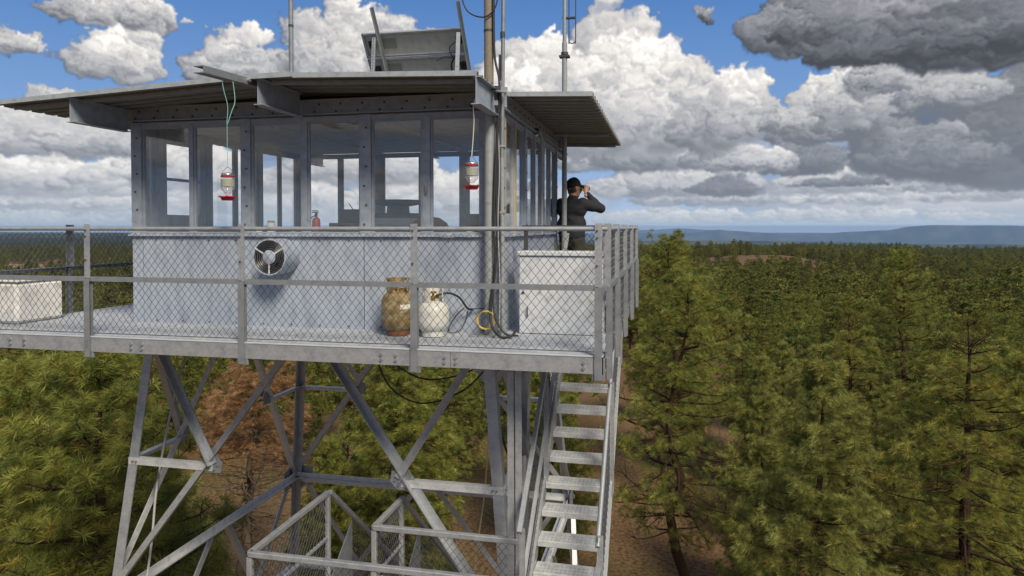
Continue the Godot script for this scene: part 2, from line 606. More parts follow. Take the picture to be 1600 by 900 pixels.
	mat("black_plastic", lin(0.015, 0.015, 0.016), 0.5)
	mat("chrome", lin(0.55, 0.55, 0.55), 0.3, 0.9)
	mat("appliance", lin(0.60, 0.585, 0.55), 0.4)
	mat("dark_steel", lin(0.06, 0.06, 0.065), 0.5, 0.3)
	mat("wood", lin(0.34, 0.25, 0.13), 0.7, 0.0, grime, 1.6)
	mat("weathered_wood", lin(0.42, 0.34, 0.20), 0.75, 0.0, grime, 2.2)
	mat("cushion", lin(0.20, 0.10, 0.065), 0.9, 0.0, grime, 3.0)
	mat("paper", lin(0.7, 0.68, 0.6), 0.8)
	var g := StandardMaterial3D.new()
	g.resource_name = "window_glass"
	g.albedo_color = Color(0.92, 0.97, 0.98, 0.03)
	g.transparency = BaseMaterial3D.TRANSPARENCY_ALPHA
	g.roughness = 0.02
	g.metallic_specular = 0.7
	M["glass"] = g
	var j := StandardMaterial3D.new()
	j.resource_name = "bottle_glass"
	j.albedo_color = Color(0.9, 0.92, 0.9, 0.10)
	j.transparency = BaseMaterial3D.TRANSPARENCY_ALPHA
	j.roughness = 0.05
	M["bottle"] = j
	# people
	mat("skin", lin(0.42, 0.23, 0.15), 0.55)
	var jk := mat("jacket", lin(0.010, 0.0115, 0.017), 0.85, 0.0, grime, 6.0)
	jk.rim_enabled = true
	jk.rim = 0.12
	mat("trousers", lin(0.030, 0.028, 0.018), 0.9, 0.0, grime, 5.0)
	mat("cap_cloth", lin(0.018, 0.017, 0.018), 0.9)
	mat("hair", lin(0.06, 0.045, 0.035), 0.8)
	# land and trees
	var gm := mat("ground", Color.WHITE, 0.95, 0.0, soil, 0.35)
	gm.vertex_color_use_as_albedo = true
	gm.metallic_specular = 0.2
	var hm := mat("far_land", Color.WHITE, 0.95)
	hm.vertex_color_use_as_albedo = true
	hm.metallic_specular = 0.1
	mat("bark", lin(0.105, 0.072, 0.055), 0.95, 0.0, bark, 1.4, barkh, 1.2)
	mat("dead_wood", lin(0.23, 0.20, 0.175), 0.9, 0.0, bark, 2.0)
	for k in ["bark", "dead_wood"]:
		M[k].uv1_world_triplanar = false
		M[k].metallic_specular = 0.2
	var nd := StandardMaterial3D.new()
	nd.resource_name = "needles"
	nd.vertex_color_use_as_albedo = true
	nd.roughness = 0.6
	nd.metallic_specular = 0.3
	nd.backlight_enabled = true
	nd.backlight = Color(0.7, 0.7, 0.7)
	M["needles"] = nd

# ------------------------------------------------------------------ the steel tower
func half(y: float) -> Vector2:               # half spacing of the legs across and in depth, at a height
	return Vector2(2.04 - 0.10 * y, 1.75 - 0.095 * y)

func leg(sx: float, sz: float, y: float) -> Vector3:
	var h := half(y)
	return V(-0.05 + sx * h.x, y, 0.2 + sz * h.y)

func make_tower() -> void:
	var t := thing("steel_tower", "grey galvanised steel lattice tower of four splayed legs and diagonal braces under the deck", "tower", V(0, -13.2, 0.2))
	var at := -t.position
	var levels := [-0.15, -3.15, -6.5, -10.0, -13.3]
	var part := func(called: String, mb: MB, mt: String) -> void:
		for i in mb.v.size():
			mb.v[i] += at
		obj(called, mb, M[mt], t)
	for sx in [-1.0, 1.0]:
		for sz in [-1.0, 1.0]:
			var mb := MB.new()
			mb.angle(leg(sx, sz, -13.4), leg(sx, sz, -0.12), V(-sx, 0, 0), 0.115, 0.014, sx * sz > 0)
			part.call("leg", mb, "galvanised")
			var gp := MB.new()
			gp.box(leg(sx, sz, -13.5) + V(-0.35, -0.3, -0.35), leg(sx, sz, -13.5) + V(0.35, 0.35, 0.35), 0.03)
			part.call("concrete_footing", gp, "galvanised_dull")
	var bolts := MB.new()
	for f in 4:
		var a: Vector2 = [Vector2(-1, 1), Vector2(1, 1), Vector2(1, -1), Vector2(-1, -1)][f]
		var b: Vector2 = [Vector2(1, 1), Vector2(1, -1), Vector2(-1, -1), Vector2(-1, 1)][f]
		var out: Vector3 = [V(0, 0, 1), V(1, 0, 0), V(0, 0, -1), V(-1, 0, 0)][f]
		for k in 4:
			var y0: float = levels[k]
			var y1: float = levels[k + 1]
			var la := leg(a.x, a.y, y0)
			var lb := leg(b.x, b.y, y0)
			var ba := leg(a.x, a.y, y1)
			var bb := leg(b.x, b.y, y1)
			var apex := (la + lb) / 2 + out * 0.02
			var inn := -out * 0.02
			# chevron from the middle of the upper girt to the feet of the panel
			for s in 2:
				var foot := ba if s == 0 else bb
				var top := la if s == 0 else lb
				var away := (ba - bb).normalized() * (1.0 if s == 0 else -1.0)
				var mb := MB.new()
				mb.angle(apex + inn * 2.0 - away * -0.1, foot + inn, Vector3.UP, 0.080, 0.010, s == 0)
				part.call("diagonal_brace", mb, ["galvanised", "galvanised", "galvanised", "galvanised_lit"][f] if k == 0 else "galvanised")
				var joint := apex.lerp(foot, 0.47)
				var legp := top.lerp(foot, 0.47)
				var hb := MB.new()
				hb.angle(legp + out * 0.012, joint + out * 0.004, Vector3.DOWN, 0.075, 0.008, s == 1)
				part.call("sub_brace", hb, "galvanised_lit")
				var sb := MB.new()
				sb.angle(top + out * 0.006 - Vector3.UP * 0.05 - away * 0.12, joint + out * 0.008, Vector3.UP, 0.075, 0.008, s == 1)
				part.call("sub_brace", sb, "galvanised")
				var gp := MB.new()
				var gu := (joint - legp).normalized()
				gp.prof(PackedVector2Array([Vector2(-0.10, -0.09), Vector2(0.10, -0.09), Vector2(0.12, 0.02), Vector2(0.05, 0.10), Vector2(-0.08, 0.10)]), joint - out * 0.006, joint + out * 0.003, gu)
				part.call("gusset_plate", gp, "galvanised_dull")
				for w in [[-0.06, -0.05], [0.02, -0.05], [-0.03, 0.05], [0.06, 0.0]]:
					var p: Vector3 = joint + gu * w[0] + Vector3.UP * w[1]
					bolts.tube(PackedVector3Array([p + at, p + at + out * 0.024]), 0.013, 6)
				for w in [0.0, 0.045]:
					var p2: Vector3 = legp + out * 0.01 + gu * (0.06 + w)
					bolts.tube(PackedVector3Array([p2 + at - V(0, 0.035, 0), p2 + at - V(0, 0.035, 0) + out * 0.022]), 0.012, 6)
			# girt at the foot of the panel
			if k < 3:
				var gb := MB.new()
				gb.angle(ba + out * 0.02, bb + out * 0.02, -out, 0.10, 0.010, true)
				part.call("girt", gb, "galvanised_lit")
				var g2 := MB.new()
				g2.angle(ba - out * 0.012 - V(0, 0.014, 0), bb - out * 0.012 - V(0, 0.014, 0), -out, 0.085, 0.010)
				part.call("girt", g2, "galvanised_lit")
				for e in [[ba, (bb - ba).normalized()], [bb, (ba - bb).normalized()]]:
					var q := MB.new()
					var c0: Vector3 = e[0] + e[1] * 0.14 + out * 0.022
					q.prof(PackedVector2Array([Vector2(-0.13, -0.17), Vector2(0.17, -0.17), Vector2(0.17, 0.14), Vector2(-0.13, 0.20)]), c0, c0 + out * 0.010, e[1])
					part.call("gusset_plate", q, "galvanised_dull")
	var bo := put("bolts", bolts.mesh(M["galvanised_dull"]), t)
	bo.set_meta("kind", "stuff")

# ------------------------------------------------------------------ the deck
const DX0 := -3.52
const DX1 := 3.24
const DZ0 := -2.52
const DZ1 := 3.14

func make_deck() -> void:
	var t := thing("deck", "pale grey painted steel plate deck round the lookout cab with bolted edge channel", "deck", V(0, -0.2, 0.3))
	var at := -t.position
	var plates := []
	var xs := [DX0, -2.4, -1.3, -0.2, 0.9, 2.0, DX1]
	for i in 6:
		plates.append([xs[i], xs[i + 1], 2.10, DZ1])
		plates.append([xs[i], minf(xs[i + 1], DX1), DZ0, -1.55])
	for i in 3:
		plates.append([DX0, -2.15, -1.55 + i * 1.2167, -1.55 + (i + 1) * 1.2167])
	plates.append([2.15, DX1, -1.55, -0.55])
	plates.append([2.15, 2.46, -0.55, 2.10])      # strip beside the stair opening
	plates.append([3.19, DX1, -0.55, 2.10])
	plates.append([2.46, 3.19, 1.75, 2.10])
	plates.append([-2.15, 2.15, -1.55, 2.10])     # floor plate under the cab
	for p in plates:
		var mb := MB.new()
		mb.box(V(p[0] + 0.002, -0.012, p[2] + 0.002) + at, V(p[1] - 0.002, 0.0, p[3] - 0.002) + at, 0.003)
		obj("deck_plate", mb, M["deck_paint"], t)
	var grip := MB.new()                          # pressed grip studs on the walkway plates
	for i in 74:
		for j in 11:
			var p := V(DX0 + 0.07 + i * 0.09 + (0.045 if j % 2 else 0.0), 0, 2.20 + j * 0.085) + at
			if p.x - at.x > DX1 - 0.04: continue
			var r := 0.012
			grip.quad(p + V(-r, 0.0, r), p + V(r, 0.0, r), p + V(r * 0.4, 0.006, 0), p + V(-r * 0.4, 0.006, 0))
			grip.quad(p + V(-r * 0.4, 0.006, 0), p + V(r * 0.4, 0.006, 0), p + V(r, 0, -r), p + V(-r, 0, -r))
			grip.tri(p + V(-r, 0, r), p + V(-r * 0.4, 0.006, 0), p + V(-r, 0, -r))
			grip.tri(p + V(r, 0, r), p + V(r, 0, -r), p + V(r * 0.4, 0.006, 0))
	put("grip_studs", grip.mesh(M["deck_paint"]), t).set_meta("kind", "stuff")
	# edge channels in lengths, lying under the lip of the plates
	var bolts := MB.new()
	var y := -0.082
	for e in [[V(DX0, y, DZ1), V(1.92, y, DZ1), V(0, 0, -1)], [V(1.925, y, DZ1), V(DX1, y, DZ1), V(0, 0, -1)],
			[V(DX1, y, DZ1), V(DX1, y, DZ0), V(-1, 0, 0)], [V(DX1, y, DZ0), V(DX0, y, DZ0), V(0, 0, 1)], [V(DX0, y, DZ0), V(DX0, y, DZ1), V(1, 0, 0)]]:
		var mb := MB.new()
		mb.channel(e[0] + at, e[1] + at, e[2], 0.135, 0.06, 0.008)
		obj("edge_channel", mb, M["galvanised"], t)
	for bx in [-3.06, -2.72, -2.55, -1.3, -1.18, 1.28, 1.42, 1.87, 1.97, 3.08, 3.18]:
		for by in [-0.06, -0.105]:
			bolts.tube(PackedVector3Array([V(bx, by, DZ1) + at, V(bx, by, DZ1 + 0.014) + at]), 0.015, 6)
	for bz in [3.05, 2.9]:
		for by in [-0.06, -0.105]:
			bolts.tube(PackedVector3Array([V(DX1, by, bz) + at, V(DX1 + 0.014, by, bz) + at]), 0.015, 6)
	put("bolts", bolts.mesh(M["galvanised_dull"]), t).set_meta("kind", "stuff")
	# joists below
	for x in [-2.9, -2.0, -1.0, 0.0, 1.0, 2.0, 2.42]:
		var mb := MB.new()
		mb.channel(V(x, -0.095, DZ0 + 0.05) + at, V(x, -0.095, DZ1 - 0.05) + at, V(1, 0, 0), 0.15, 0.06, 0.008)
		obj("joist", mb, M["galvanised_dull"], t)

# ------------------------------------------------------------------ railings with chain-link mesh
func chain_link(mb: MB, o: Vector3, u: Vector3, v: Vector3, w: float, h: float, p := 0.0365, q := 0.0445, r := 0.0026) -> void:
	var nw := int(w / p)
	var nh := int(h / q)
	var out := u.cross(v).normalized() * 0.003
	for i in nw:
		var last := Vector3.ZERO
		for j in nh + 1:
			var x := (i + ((j + i) % 2)) * p
			var pt := o + u * x + v * (j * q) + out * (1.0 if (j % 2) else -1.0)
			if j > 0:
				mb.wire(last, pt, r)
			last = pt

func railing(label: String, a: Vector3, b: Vector3, out: Vector3, posts: Array, mesh_r: float, wide := 0.062) -> void:
	var u := (b - a).normalized()
	var t := thing("railing", label, "railing", a, 0.0)
	var at := -a
	for s in posts:
		var p: Vector3 = a + u * s + out * 0.034
		# upper post is an angle, bolted to a heavier foot that runs past the deck edge
		var mb := MB.new()
		mb.angle(p + V(0, 0.57, 0) + u * -wide / 2 + at, p + V(0, 1.10, 0) + u * -wide / 2 + at, u, wide, 0.007, false)
		obj("post", mb, M["galvanised"], t)
		var lp := MB.new()
		lp.channel(p + V(0, -0.2, 0) + u * -wide / 2 - out * 0.012 + at, p + V(0, 0.568, 0) + u * -wide / 2 - out * 0.012 + at, u, 0.05, wide, 0.007)
		obj("lower_post", lp, M["galvanised_dull"], t)
		var f := MB.new()
		f.box(p + V(0, -0.21, 0) - u.abs() * 0.055 - out.abs() * 0.014 + out * -0.02 + at, p + V(0, -0.02, 0) + u.abs() * 0.055 + out.abs() * 0.014 + out * -0.02 + at, 0.003)
		obj("post_foot", f, M["galvanised_dull"], t)
		var bo := MB.new()
		for y in [1.04, 0.98, 0.75, 0.57, 0.05, -0.08, -0.15]:
			var q := p + V(0, y, 0) + out * 0.003 - u * 0.012
			bo.tube(PackedVector3Array([q + at, q + out * 0.009 + at]), 0.009, 6)
		put("bolts", bo.mesh(M["dark_steel"]), t).set_meta("kind", "stuff")
	var pipe := MB.new()
	pipe.tube(PackedVector3Array([a + V(0, 1.055, 0) + at, b + V(0, 1.055, 0) + at]), 0.021, 10)
	obj("top_rail", pipe, M["galvanised"], t)
	var mid := MB.new()
	mid.angle(a + V(0, 0.585, 0) + out * 0.026 + at, b + V(0, 0.585, 0) + out * 0.026 + at, -out, 0.045, 0.006, (u.cross(-out)).y > 0)
	obj("middle_rail", mid, M["galvanised_dull"], t)  # darker steel colour stands in for the shade on this rail
	var tw := MB.new()
	tw.tube(PackedVector3Array([a + V(0, 0.03, 0) + at, b + V(0, 0.03, 0) + at]), 0.004, 5)
	chain_link(tw, a + V(0, 0.035, 0) + at - out * 0.008, u, Vector3.UP, a.distance_to(b), 1.0, 0.0365, 0.0445, mesh_r)
	put("chain_link", tw.mesh(M["wire"]), t).set_meta("kind", "stuff")

func make_railings() -> void:
	var zf := DZ1
	railing("front catwalk railing of pipe and chain-link mesh along the near edge of the deck", V(DX0 - 0.02, 0, zf - 0.03), V(DX1 + 0.03, 0, zf - 0.03), V(0, 0, 1), [0.03, 1.75, 3.44, 5.13, 6.74], 0.0022)
	railing("right catwalk railing seen almost end on beside the stair", V(DX1 + 0.02, 0, zf - 0.09), V(DX1 + 0.02, 0, DZ0), V(1, 0, 0), [0.02, 1.06, 2.40, 3.95, 5.50], 0.0022)
	railing("left catwalk railing behind the white plastic box", V(DX0, 0, DZ0), V(DX0, 0, zf - 0.09), V(-1, 0, 0), [0.03, 1.4, 2.75, 4.1, 5.45], 0.0022)
	railing("back catwalk railing behind the lookout cab", V(DX1, 0, DZ0), V(DX0 + 0.05, 0, DZ0), V(0, 0, -1), [0.06, 1.7, 3.3, 5.0, 6.6], 0.0022)
	# dark guard frame at the near end of the stair opening
	var t := thing("guard_frame", "dark angle-iron guard frame standing behind the white storage cabinet", "guard rail", V(2.28, 0, 1.74))
	var at := -t.position
	var mb := MB.new()
	mb.bar(V(2.27, 1.062, 1.74) + at, V(3.20, 1.062, 1.74) + at, 0.055, 0.03, Vector3.UP)
	obj("top_bar", mb, M["dark_steel"], t)
	for x in [2.285, 3.17]:
		var p := MB.new()
		p.angle(V(x, 0.0, 1.74) + at, V(x, 1.034, 1.74) + at, V(1, 0, 0), 0.045, 0.006)
		obj("post", p, M["dark_steel"], t)

# ------------------------------------------------------------------ the glazed cab
const CX := 2.135
const CZ0 := -1.525
const CZ1 := 2.135

func wall_side(t: Node3D, at: Vector3, a: Vector3, u: Vector3, out: Vector3, items: Array, mats: Dictionary) -> void:
	# items: [kind, from, to, lower, upper] along u from a
	var bolts := MB.new()
	var P := func(s: float, y: float, d: float) -> Vector3: return a + u * s + Vector3.UP * y + out * d + at
	for it in items:
		var s0: float = it[1]
		var s1: float = it[2]
		var y0: float = it[3]
		var y1: float = it[4]
		var mb := MB.new()
		match it[0]:
			"panel":
				mb.prof(PackedVector2Array([Vector2(s0, y0), Vector2(s1, y0), Vector2(s1, y1), Vector2(s0, y1)]), a + at - out * 0.05, a + at, u)
				obj("wall_panel", mb, M["cab_paint"], t)
				var n := int((s1 - s0) / 0.3)
				for i in n:
					for yy in [y0 + 0.03, y1 - 0.04]:
						var p: Vector3 = P.call(s0 + (i + 0.5) * (s1 - s0) / n, yy, 0.0)
						bolts.tube(PackedVector3Array([p, p + out * 0.006]), 0.009, 6)
			"post":
				mb.prof(PackedVector2Array([Vector2(s0, y0), Vector2(s1, y0), Vector2(s1, y1), Vector2(s0, y1)]), a + at - out * 0.06, a + at + out * 0.012, u)
				# a raised web down the middle of the wide posts
				obj("post", mb, M["frame_paint"], t)
				var k := int((y1 - y0) / 0.2)
				for i in k:
					var p: Vector3 = P.call((s0 + s1) / 2 + (0.012 if i % 2 else -0.012), y0 + (i + 0.5) * 0.2, 0.012)
					bolts.tube(PackedVector3Array([p, p + out * 0.008]), 0.011, 6)
			"mullion":
				mb.prof(PackedVector2Array([Vector2(s0, y0), Vector2(s1, y0), Vector2(s1, y1), Vector2(s0, y1)]), a + at - out * 0.055, a + at + out * 0.003, u)
				obj("mullion", mb, M[mats.get(it, "frame_paint")], t)
			"window":
				# sash frame with its pane set back
				var w := 0.020
				for b in [[s0, s1, y0, y0 + w], [s0, s1, y1 - w, y1], [s0, s0 + w, y0 + w, y1 - w], [s1 - w, s1, y0 + w, y1 - w]]:
					mb.prof(PackedVector2Array([Vector2(b[0], b[2]), Vector2(b[1], b[2]), Vector2(b[1], b[3]), Vector2(b[0], b[3])]), a + at - out * 0.045, a + at - out * 0.012, u)
				var win := obj("window", mb, M["frame_paint"], t)
				var g := MB.new()
				for dp in [-0.026, -0.031]:      # both faces of the sheet of glass
					g.quad(P.call(s0 + w, y0 + w, dp), P.call(s1 - w, y0 + w, dp), P.call(s1 - w, y1 - w, dp), P.call(s0 + w, y1 - w, dp))
				obj("pane", g, M["glass"], win)
	put("bolts", bolts.mesh(M["dark_steel"]), t).set_meta("kind", "stuff")

func make_cab() -> void:
	var t := thing("lookout_cab", "grey steel fire lookout cab with windows all round under a corrugated overhanging roof", "lookout cabin", V(0, 0, 0.3))
	var at := -t.position
	var lo := 1.0
	var hi := 2.185
	var front := [["panel", 0.0, 0.135, 0.0, 0.965], ["panel", 0.141, 2.796, 0.0, 0.965], ["panel", 2.806, 4.27, 0.0, 0.965],
		["post", 0.0, 0.128, 0.967, 2.24], ["post", 1.383, 1.491, lo, 2.24], ["post", 2.763, 2.884, lo, 2.24], ["post", 4.06, 4.27, 0.967, 2.24],
		["mullion", 0.743, 0.783, lo, 2.2], ["mullion", 2.098, 2.157, lo, 2.2], ["mullion", 3.444, 3.527, lo, 2.2]]
	for w in [[0.13, 0.741], [0.785, 1.381], [1.493, 2.096], [2.159, 2.761], [2.886, 3.442], [3.529, 4.058]]:
		front.append(["window", w[0], w[1], lo, hi])
	wall_side(t, at, V(-CX, 0, CZ1), V(1, 0, 0), V(0, 0, 1), front, {})
	var back := [["panel", 0.0, 2.13, 0.0, 0.965], ["panel", 2.134, 4.27, 0.0, 0.965], ["post", 0.0, 0.13, 0.967, 2.24], ["post", 1.38, 1.50, lo, 2.24], ["post", 2.77, 2.89, lo, 2.24], ["post", 4.14, 4.27, 0.967, 2.24],
		["mullion", 0.74, 0.79, lo, 2.2], ["mullion", 2.11, 2.16, lo, 2.2], ["mullion", 3.48, 3.53, lo, 2.2]]
	for w in [[0.132, 0.738], [0.792, 1.378], [1.502, 2.108], [2.162, 2.768], [2.892, 3.478], [3.532, 4.138]]:
		back.append(["window", w[0], w[1], lo, hi])
	wall_side(t, at, V(CX, 0, CZ0), V(-1, 0, 0), V(0, 0, -1), back, {})
	# right wall: from the near corner backwards
	var wood1 := ["mullion", 0.16, 0.22, lo, 2.2]
	var wood2 := ["mullion", 0.66, 0.72, lo, 2.2]
	var right := [["panel", 0.064, 1.80, 0.0, 0.965], ["panel", 1.804, 3.596, 0.0, 0.965], ["post", 0.064, 0.13, 0.967, 2.24], ["post", 1.18, 1.29, lo, 2.24], ["post", 2.37, 2.48, lo, 2.24], ["post", 3.54, 3.598, 0.967, 2.24],
		wood1, wood2, ["mullion", 1.82, 1.86, lo, 2.2], ["mullion", 2.98, 3.02, lo, 2.2]]
	for w in [[0.222, 0.658], [0.722, 1.178], [1.292, 1.818], [1.862, 2.368], [2.482, 2.978], [3.022, 3.538]]:
		right.append(["window", w[0], w[1], lo, hi])
	wall_side(t, at, V(CX, 0, CZ1), V(0, 0, -1), V(1, 0, 0), right, {wood1: "weathered_wood", wood2: "weathered_wood"})
	# left wall: from the far corner forwards, its last bay is the door
	var left := [["panel", 0.064, 1.12, 0.0, 0.965], ["panel", 1.124, 2.30, 0.0, 0.965], ["panel", 3.50, 3.596, 0.0, 0.965], ["post", 0.064, 0.13, 0.967, 2.24], ["post", 1.12, 1.23, lo, 2.24], ["post", 2.30, 2.42, 0.0, 2.24], ["post", 3.50, 3.598, 0.967, 2.24],
		["mullion", 0.60, 0.64, lo, 2.2], ["mullion", 1.74, 1.79, lo, 2.2],
		["post", 3.29, 3.345, 0.0, 2.24], ["panel", 3.347, 3.498, 0.0, 1.2], ["mullion", 3.347, 3.37, 1.2, 2.12], ["mullion", 3.455, 3.498, 1.2, 2.12], ["panel", 3.347, 3.498, 2.12, 2.24]]
	for w in [[0.132, 0.598], [0.642, 1.118], [1.232, 1.738], [1.792, 2.298]]:
		left.append(["window", w[0], w[1], lo, hi])
	left.append(["window", 3.372, 3.453, 1.2, 2.12])
	wall_side(t, at, V(-CX, 0, CZ0), V(0, 0, 1), V(-1, 0, 0), left, {})
	# the door leaf on that side: a solid panel with a two-light window
	var d := MB.new()
	var z0 := CZ0 + 2.425
	var z1 := CZ0 + 3.287
	for b in [[z0, z1, 0.02, 1.22], [z0, z1, 2.07, 2.24], [z0, z0 + 0.11, 1.22, 2.07], [z1 - 0.14, z1, 1.22, 2.07]]:
		d.box(V(-CX - 0.0, b[2], b[0]) + at, V(-CX + 0.045, b[3], b[1]) + at, 0.002)
	var door := obj("door", d, M["cab_paint"], t)
	var mu := MB.new()
	mu.box(V(-CX + 0.008, 1.63, z0 + 0.11) + at, V(-CX + 0.037, 1.665, z1 - 0.14) + at)
	obj("glazing_bar", mu, M["frame_paint"], door)
	for yy in [[1.22, 1.63], [1.665, 2.07]]:
		var g := MB.new()
		g.quad(V(-CX + 0.02, yy[0], z0 + 0.11) + at, V(-CX + 0.02, yy[0], z1 - 0.14) + at, V(-CX + 0.02, yy[1], z1 - 0.14) + at, V(-CX + 0.02, yy[1], z0 + 0.11) + at)
		obj("pane", g, M["glass"], door)
	var hd := MB.new()
	hd.tube(PackedVector3Array([V(-CX + 0.045, 1.02, z1 - 0.07) + at, V(-CX + 0.10, 1.02, z1 - 0.07) + at, V(-CX + 0.10, 1.02, z1 - 0.19) + at]), 0.01, 6)
	obj("handle", hd, M["chrome"], door)
	# sill ledge and head rail
	for e in [[V(-CX - 0.035, 0.968, CZ1 - 0.06), V(CX + 0.035, 0.997, CZ1 + 0.035)], [V(-CX - 0.035, 0.968, CZ0 - 0.035), V(CX + 0.035, 0.997, CZ0 + 0.06)],
			[V(CX - 0.06, 0.968, CZ0 + 0.061), V(CX + 0.034, 0.997, CZ1 - 0.061)], [V(-CX - 0.034, 0.968, CZ0 + 0.061), V(-CX + 0.06, 0.997, CZ0 + 2.29)]]:
		var mb := MB.new()
		mb.box(e[0] + at, e[1] + at, 0.004)
		obj("sill", mb, M["cab_paint"], t)
	# eaves beams, bolted, between the windows and the roof
	var fb := MB.new()
	for e in [[V(-CX - 0.06, 2.33, CZ1 + 0.005), V(CX + 0.06, 2.33, CZ1 + 0.005), V(0, 0, 1)], [V(-CX - 0.06, 2.33, CZ0 - 0.005), V(CX + 0.06, 2.33, CZ0 - 0.005), V(0, 0, -1)],
			[V(CX + 0.005, 2.318, -2.35), V(CX + 0.005, 2.318, CZ1 - 0.02), V(1, 0, 0)], [V(-CX - 0.005, 2.318, -2.35), V(-CX - 0.005, 2.318, CZ1 - 0.02), V(-1, 0, 0)]]:
		var mb := MB.new()
		mb.channel(e[0] + at, e[1] + at, e[2], 0.155, 0.045, 0.007)
		obj("eaves_beam", mb, M["frame_paint"], t)
		var dir: Vector3 = (e[1] - e[0]).normalized()
		var len: float = e[0].distance_to(e[1])
		var n := int(len / 0.24)
		for i in n:
			for yy in [-0.045, 0.03]:
				var p: Vector3 = e[0] + dir * ((i + 0.5) * len / n + (0.05 if yy > 0 else 0.0)) + V(0, yy, 0) + e[2] * 0.006 + at
				fb.tube(PackedVector3Array([p, p + e[2] * 0.010]), 0.012, 6)
	put("bolts", fb.mesh(M["dark_steel"]), t).set_meta("kind", "stuff")
	var hr := MB.new()
	hr.box(V(-CX, 2.187, CZ1 - 0.05) + at, V(CX, 2.238, CZ1 - 0.002) + at)
	hr.box(V(-CX, 2.187, CZ0 + 0.002) + at, V(CX, 2.238, CZ0 + 0.05) + at)
	hr.box(V(CX - 0.05, 2.187, CZ0 + 0.052) + at, V(CX - 0.002, 2.238, CZ1 - 0.052) + at)
	hr.box(V(-CX + 0.002, 2.187, CZ0 + 0.052) + at, V(-CX + 0.05, 2.238, CZ0 + 2.42) + at)
	obj("head_rail", hr, M["frame_paint"], t)
	var ce := MB.new()
	ce.box(V(-CX + 0.06, 2.245, CZ0 + 0.06) + at, V(CX - 0.06, 2.262, CZ1 - 0.06) + at)
	obj("ceiling", ce, M["inside_paint"], t)
	for x in [-0.71, 0.71]:
		var cb := MB.new()
		cb.box(V(x - 0.03, 2.205, CZ0 + 0.06) + at, V(x + 0.03, 2.243, CZ1 - 0.06) + at)
		obj("ceiling_batten", cb, M["inside_paint"], t)
	var fl := MB.new()
	fl.box(V(-CX + 0.055, 0.003, CZ0 + 0.055) + at, V(CX - 0.055, 0.025, CZ1 - 0.055) + at)
	obj("floor", fl, M["inside_floor"], t)
	# casement handle and small latches
	var ch := MB.new()
	ch.tube(PackedVector3Array([V(1.36, 1.42, CZ1 + 0.003) + at, V(1.36, 1.42, CZ1 + 0.03) + at, V(1.355, 1.52, CZ1 + 0.035) + at]), 0.012, 6)
	obj("window_handle", ch, M["chrome"], t)

func roof_h(x: float) -> float:
	return 2.495 - (0.036 * x if x > 0 else -0.046 * x)

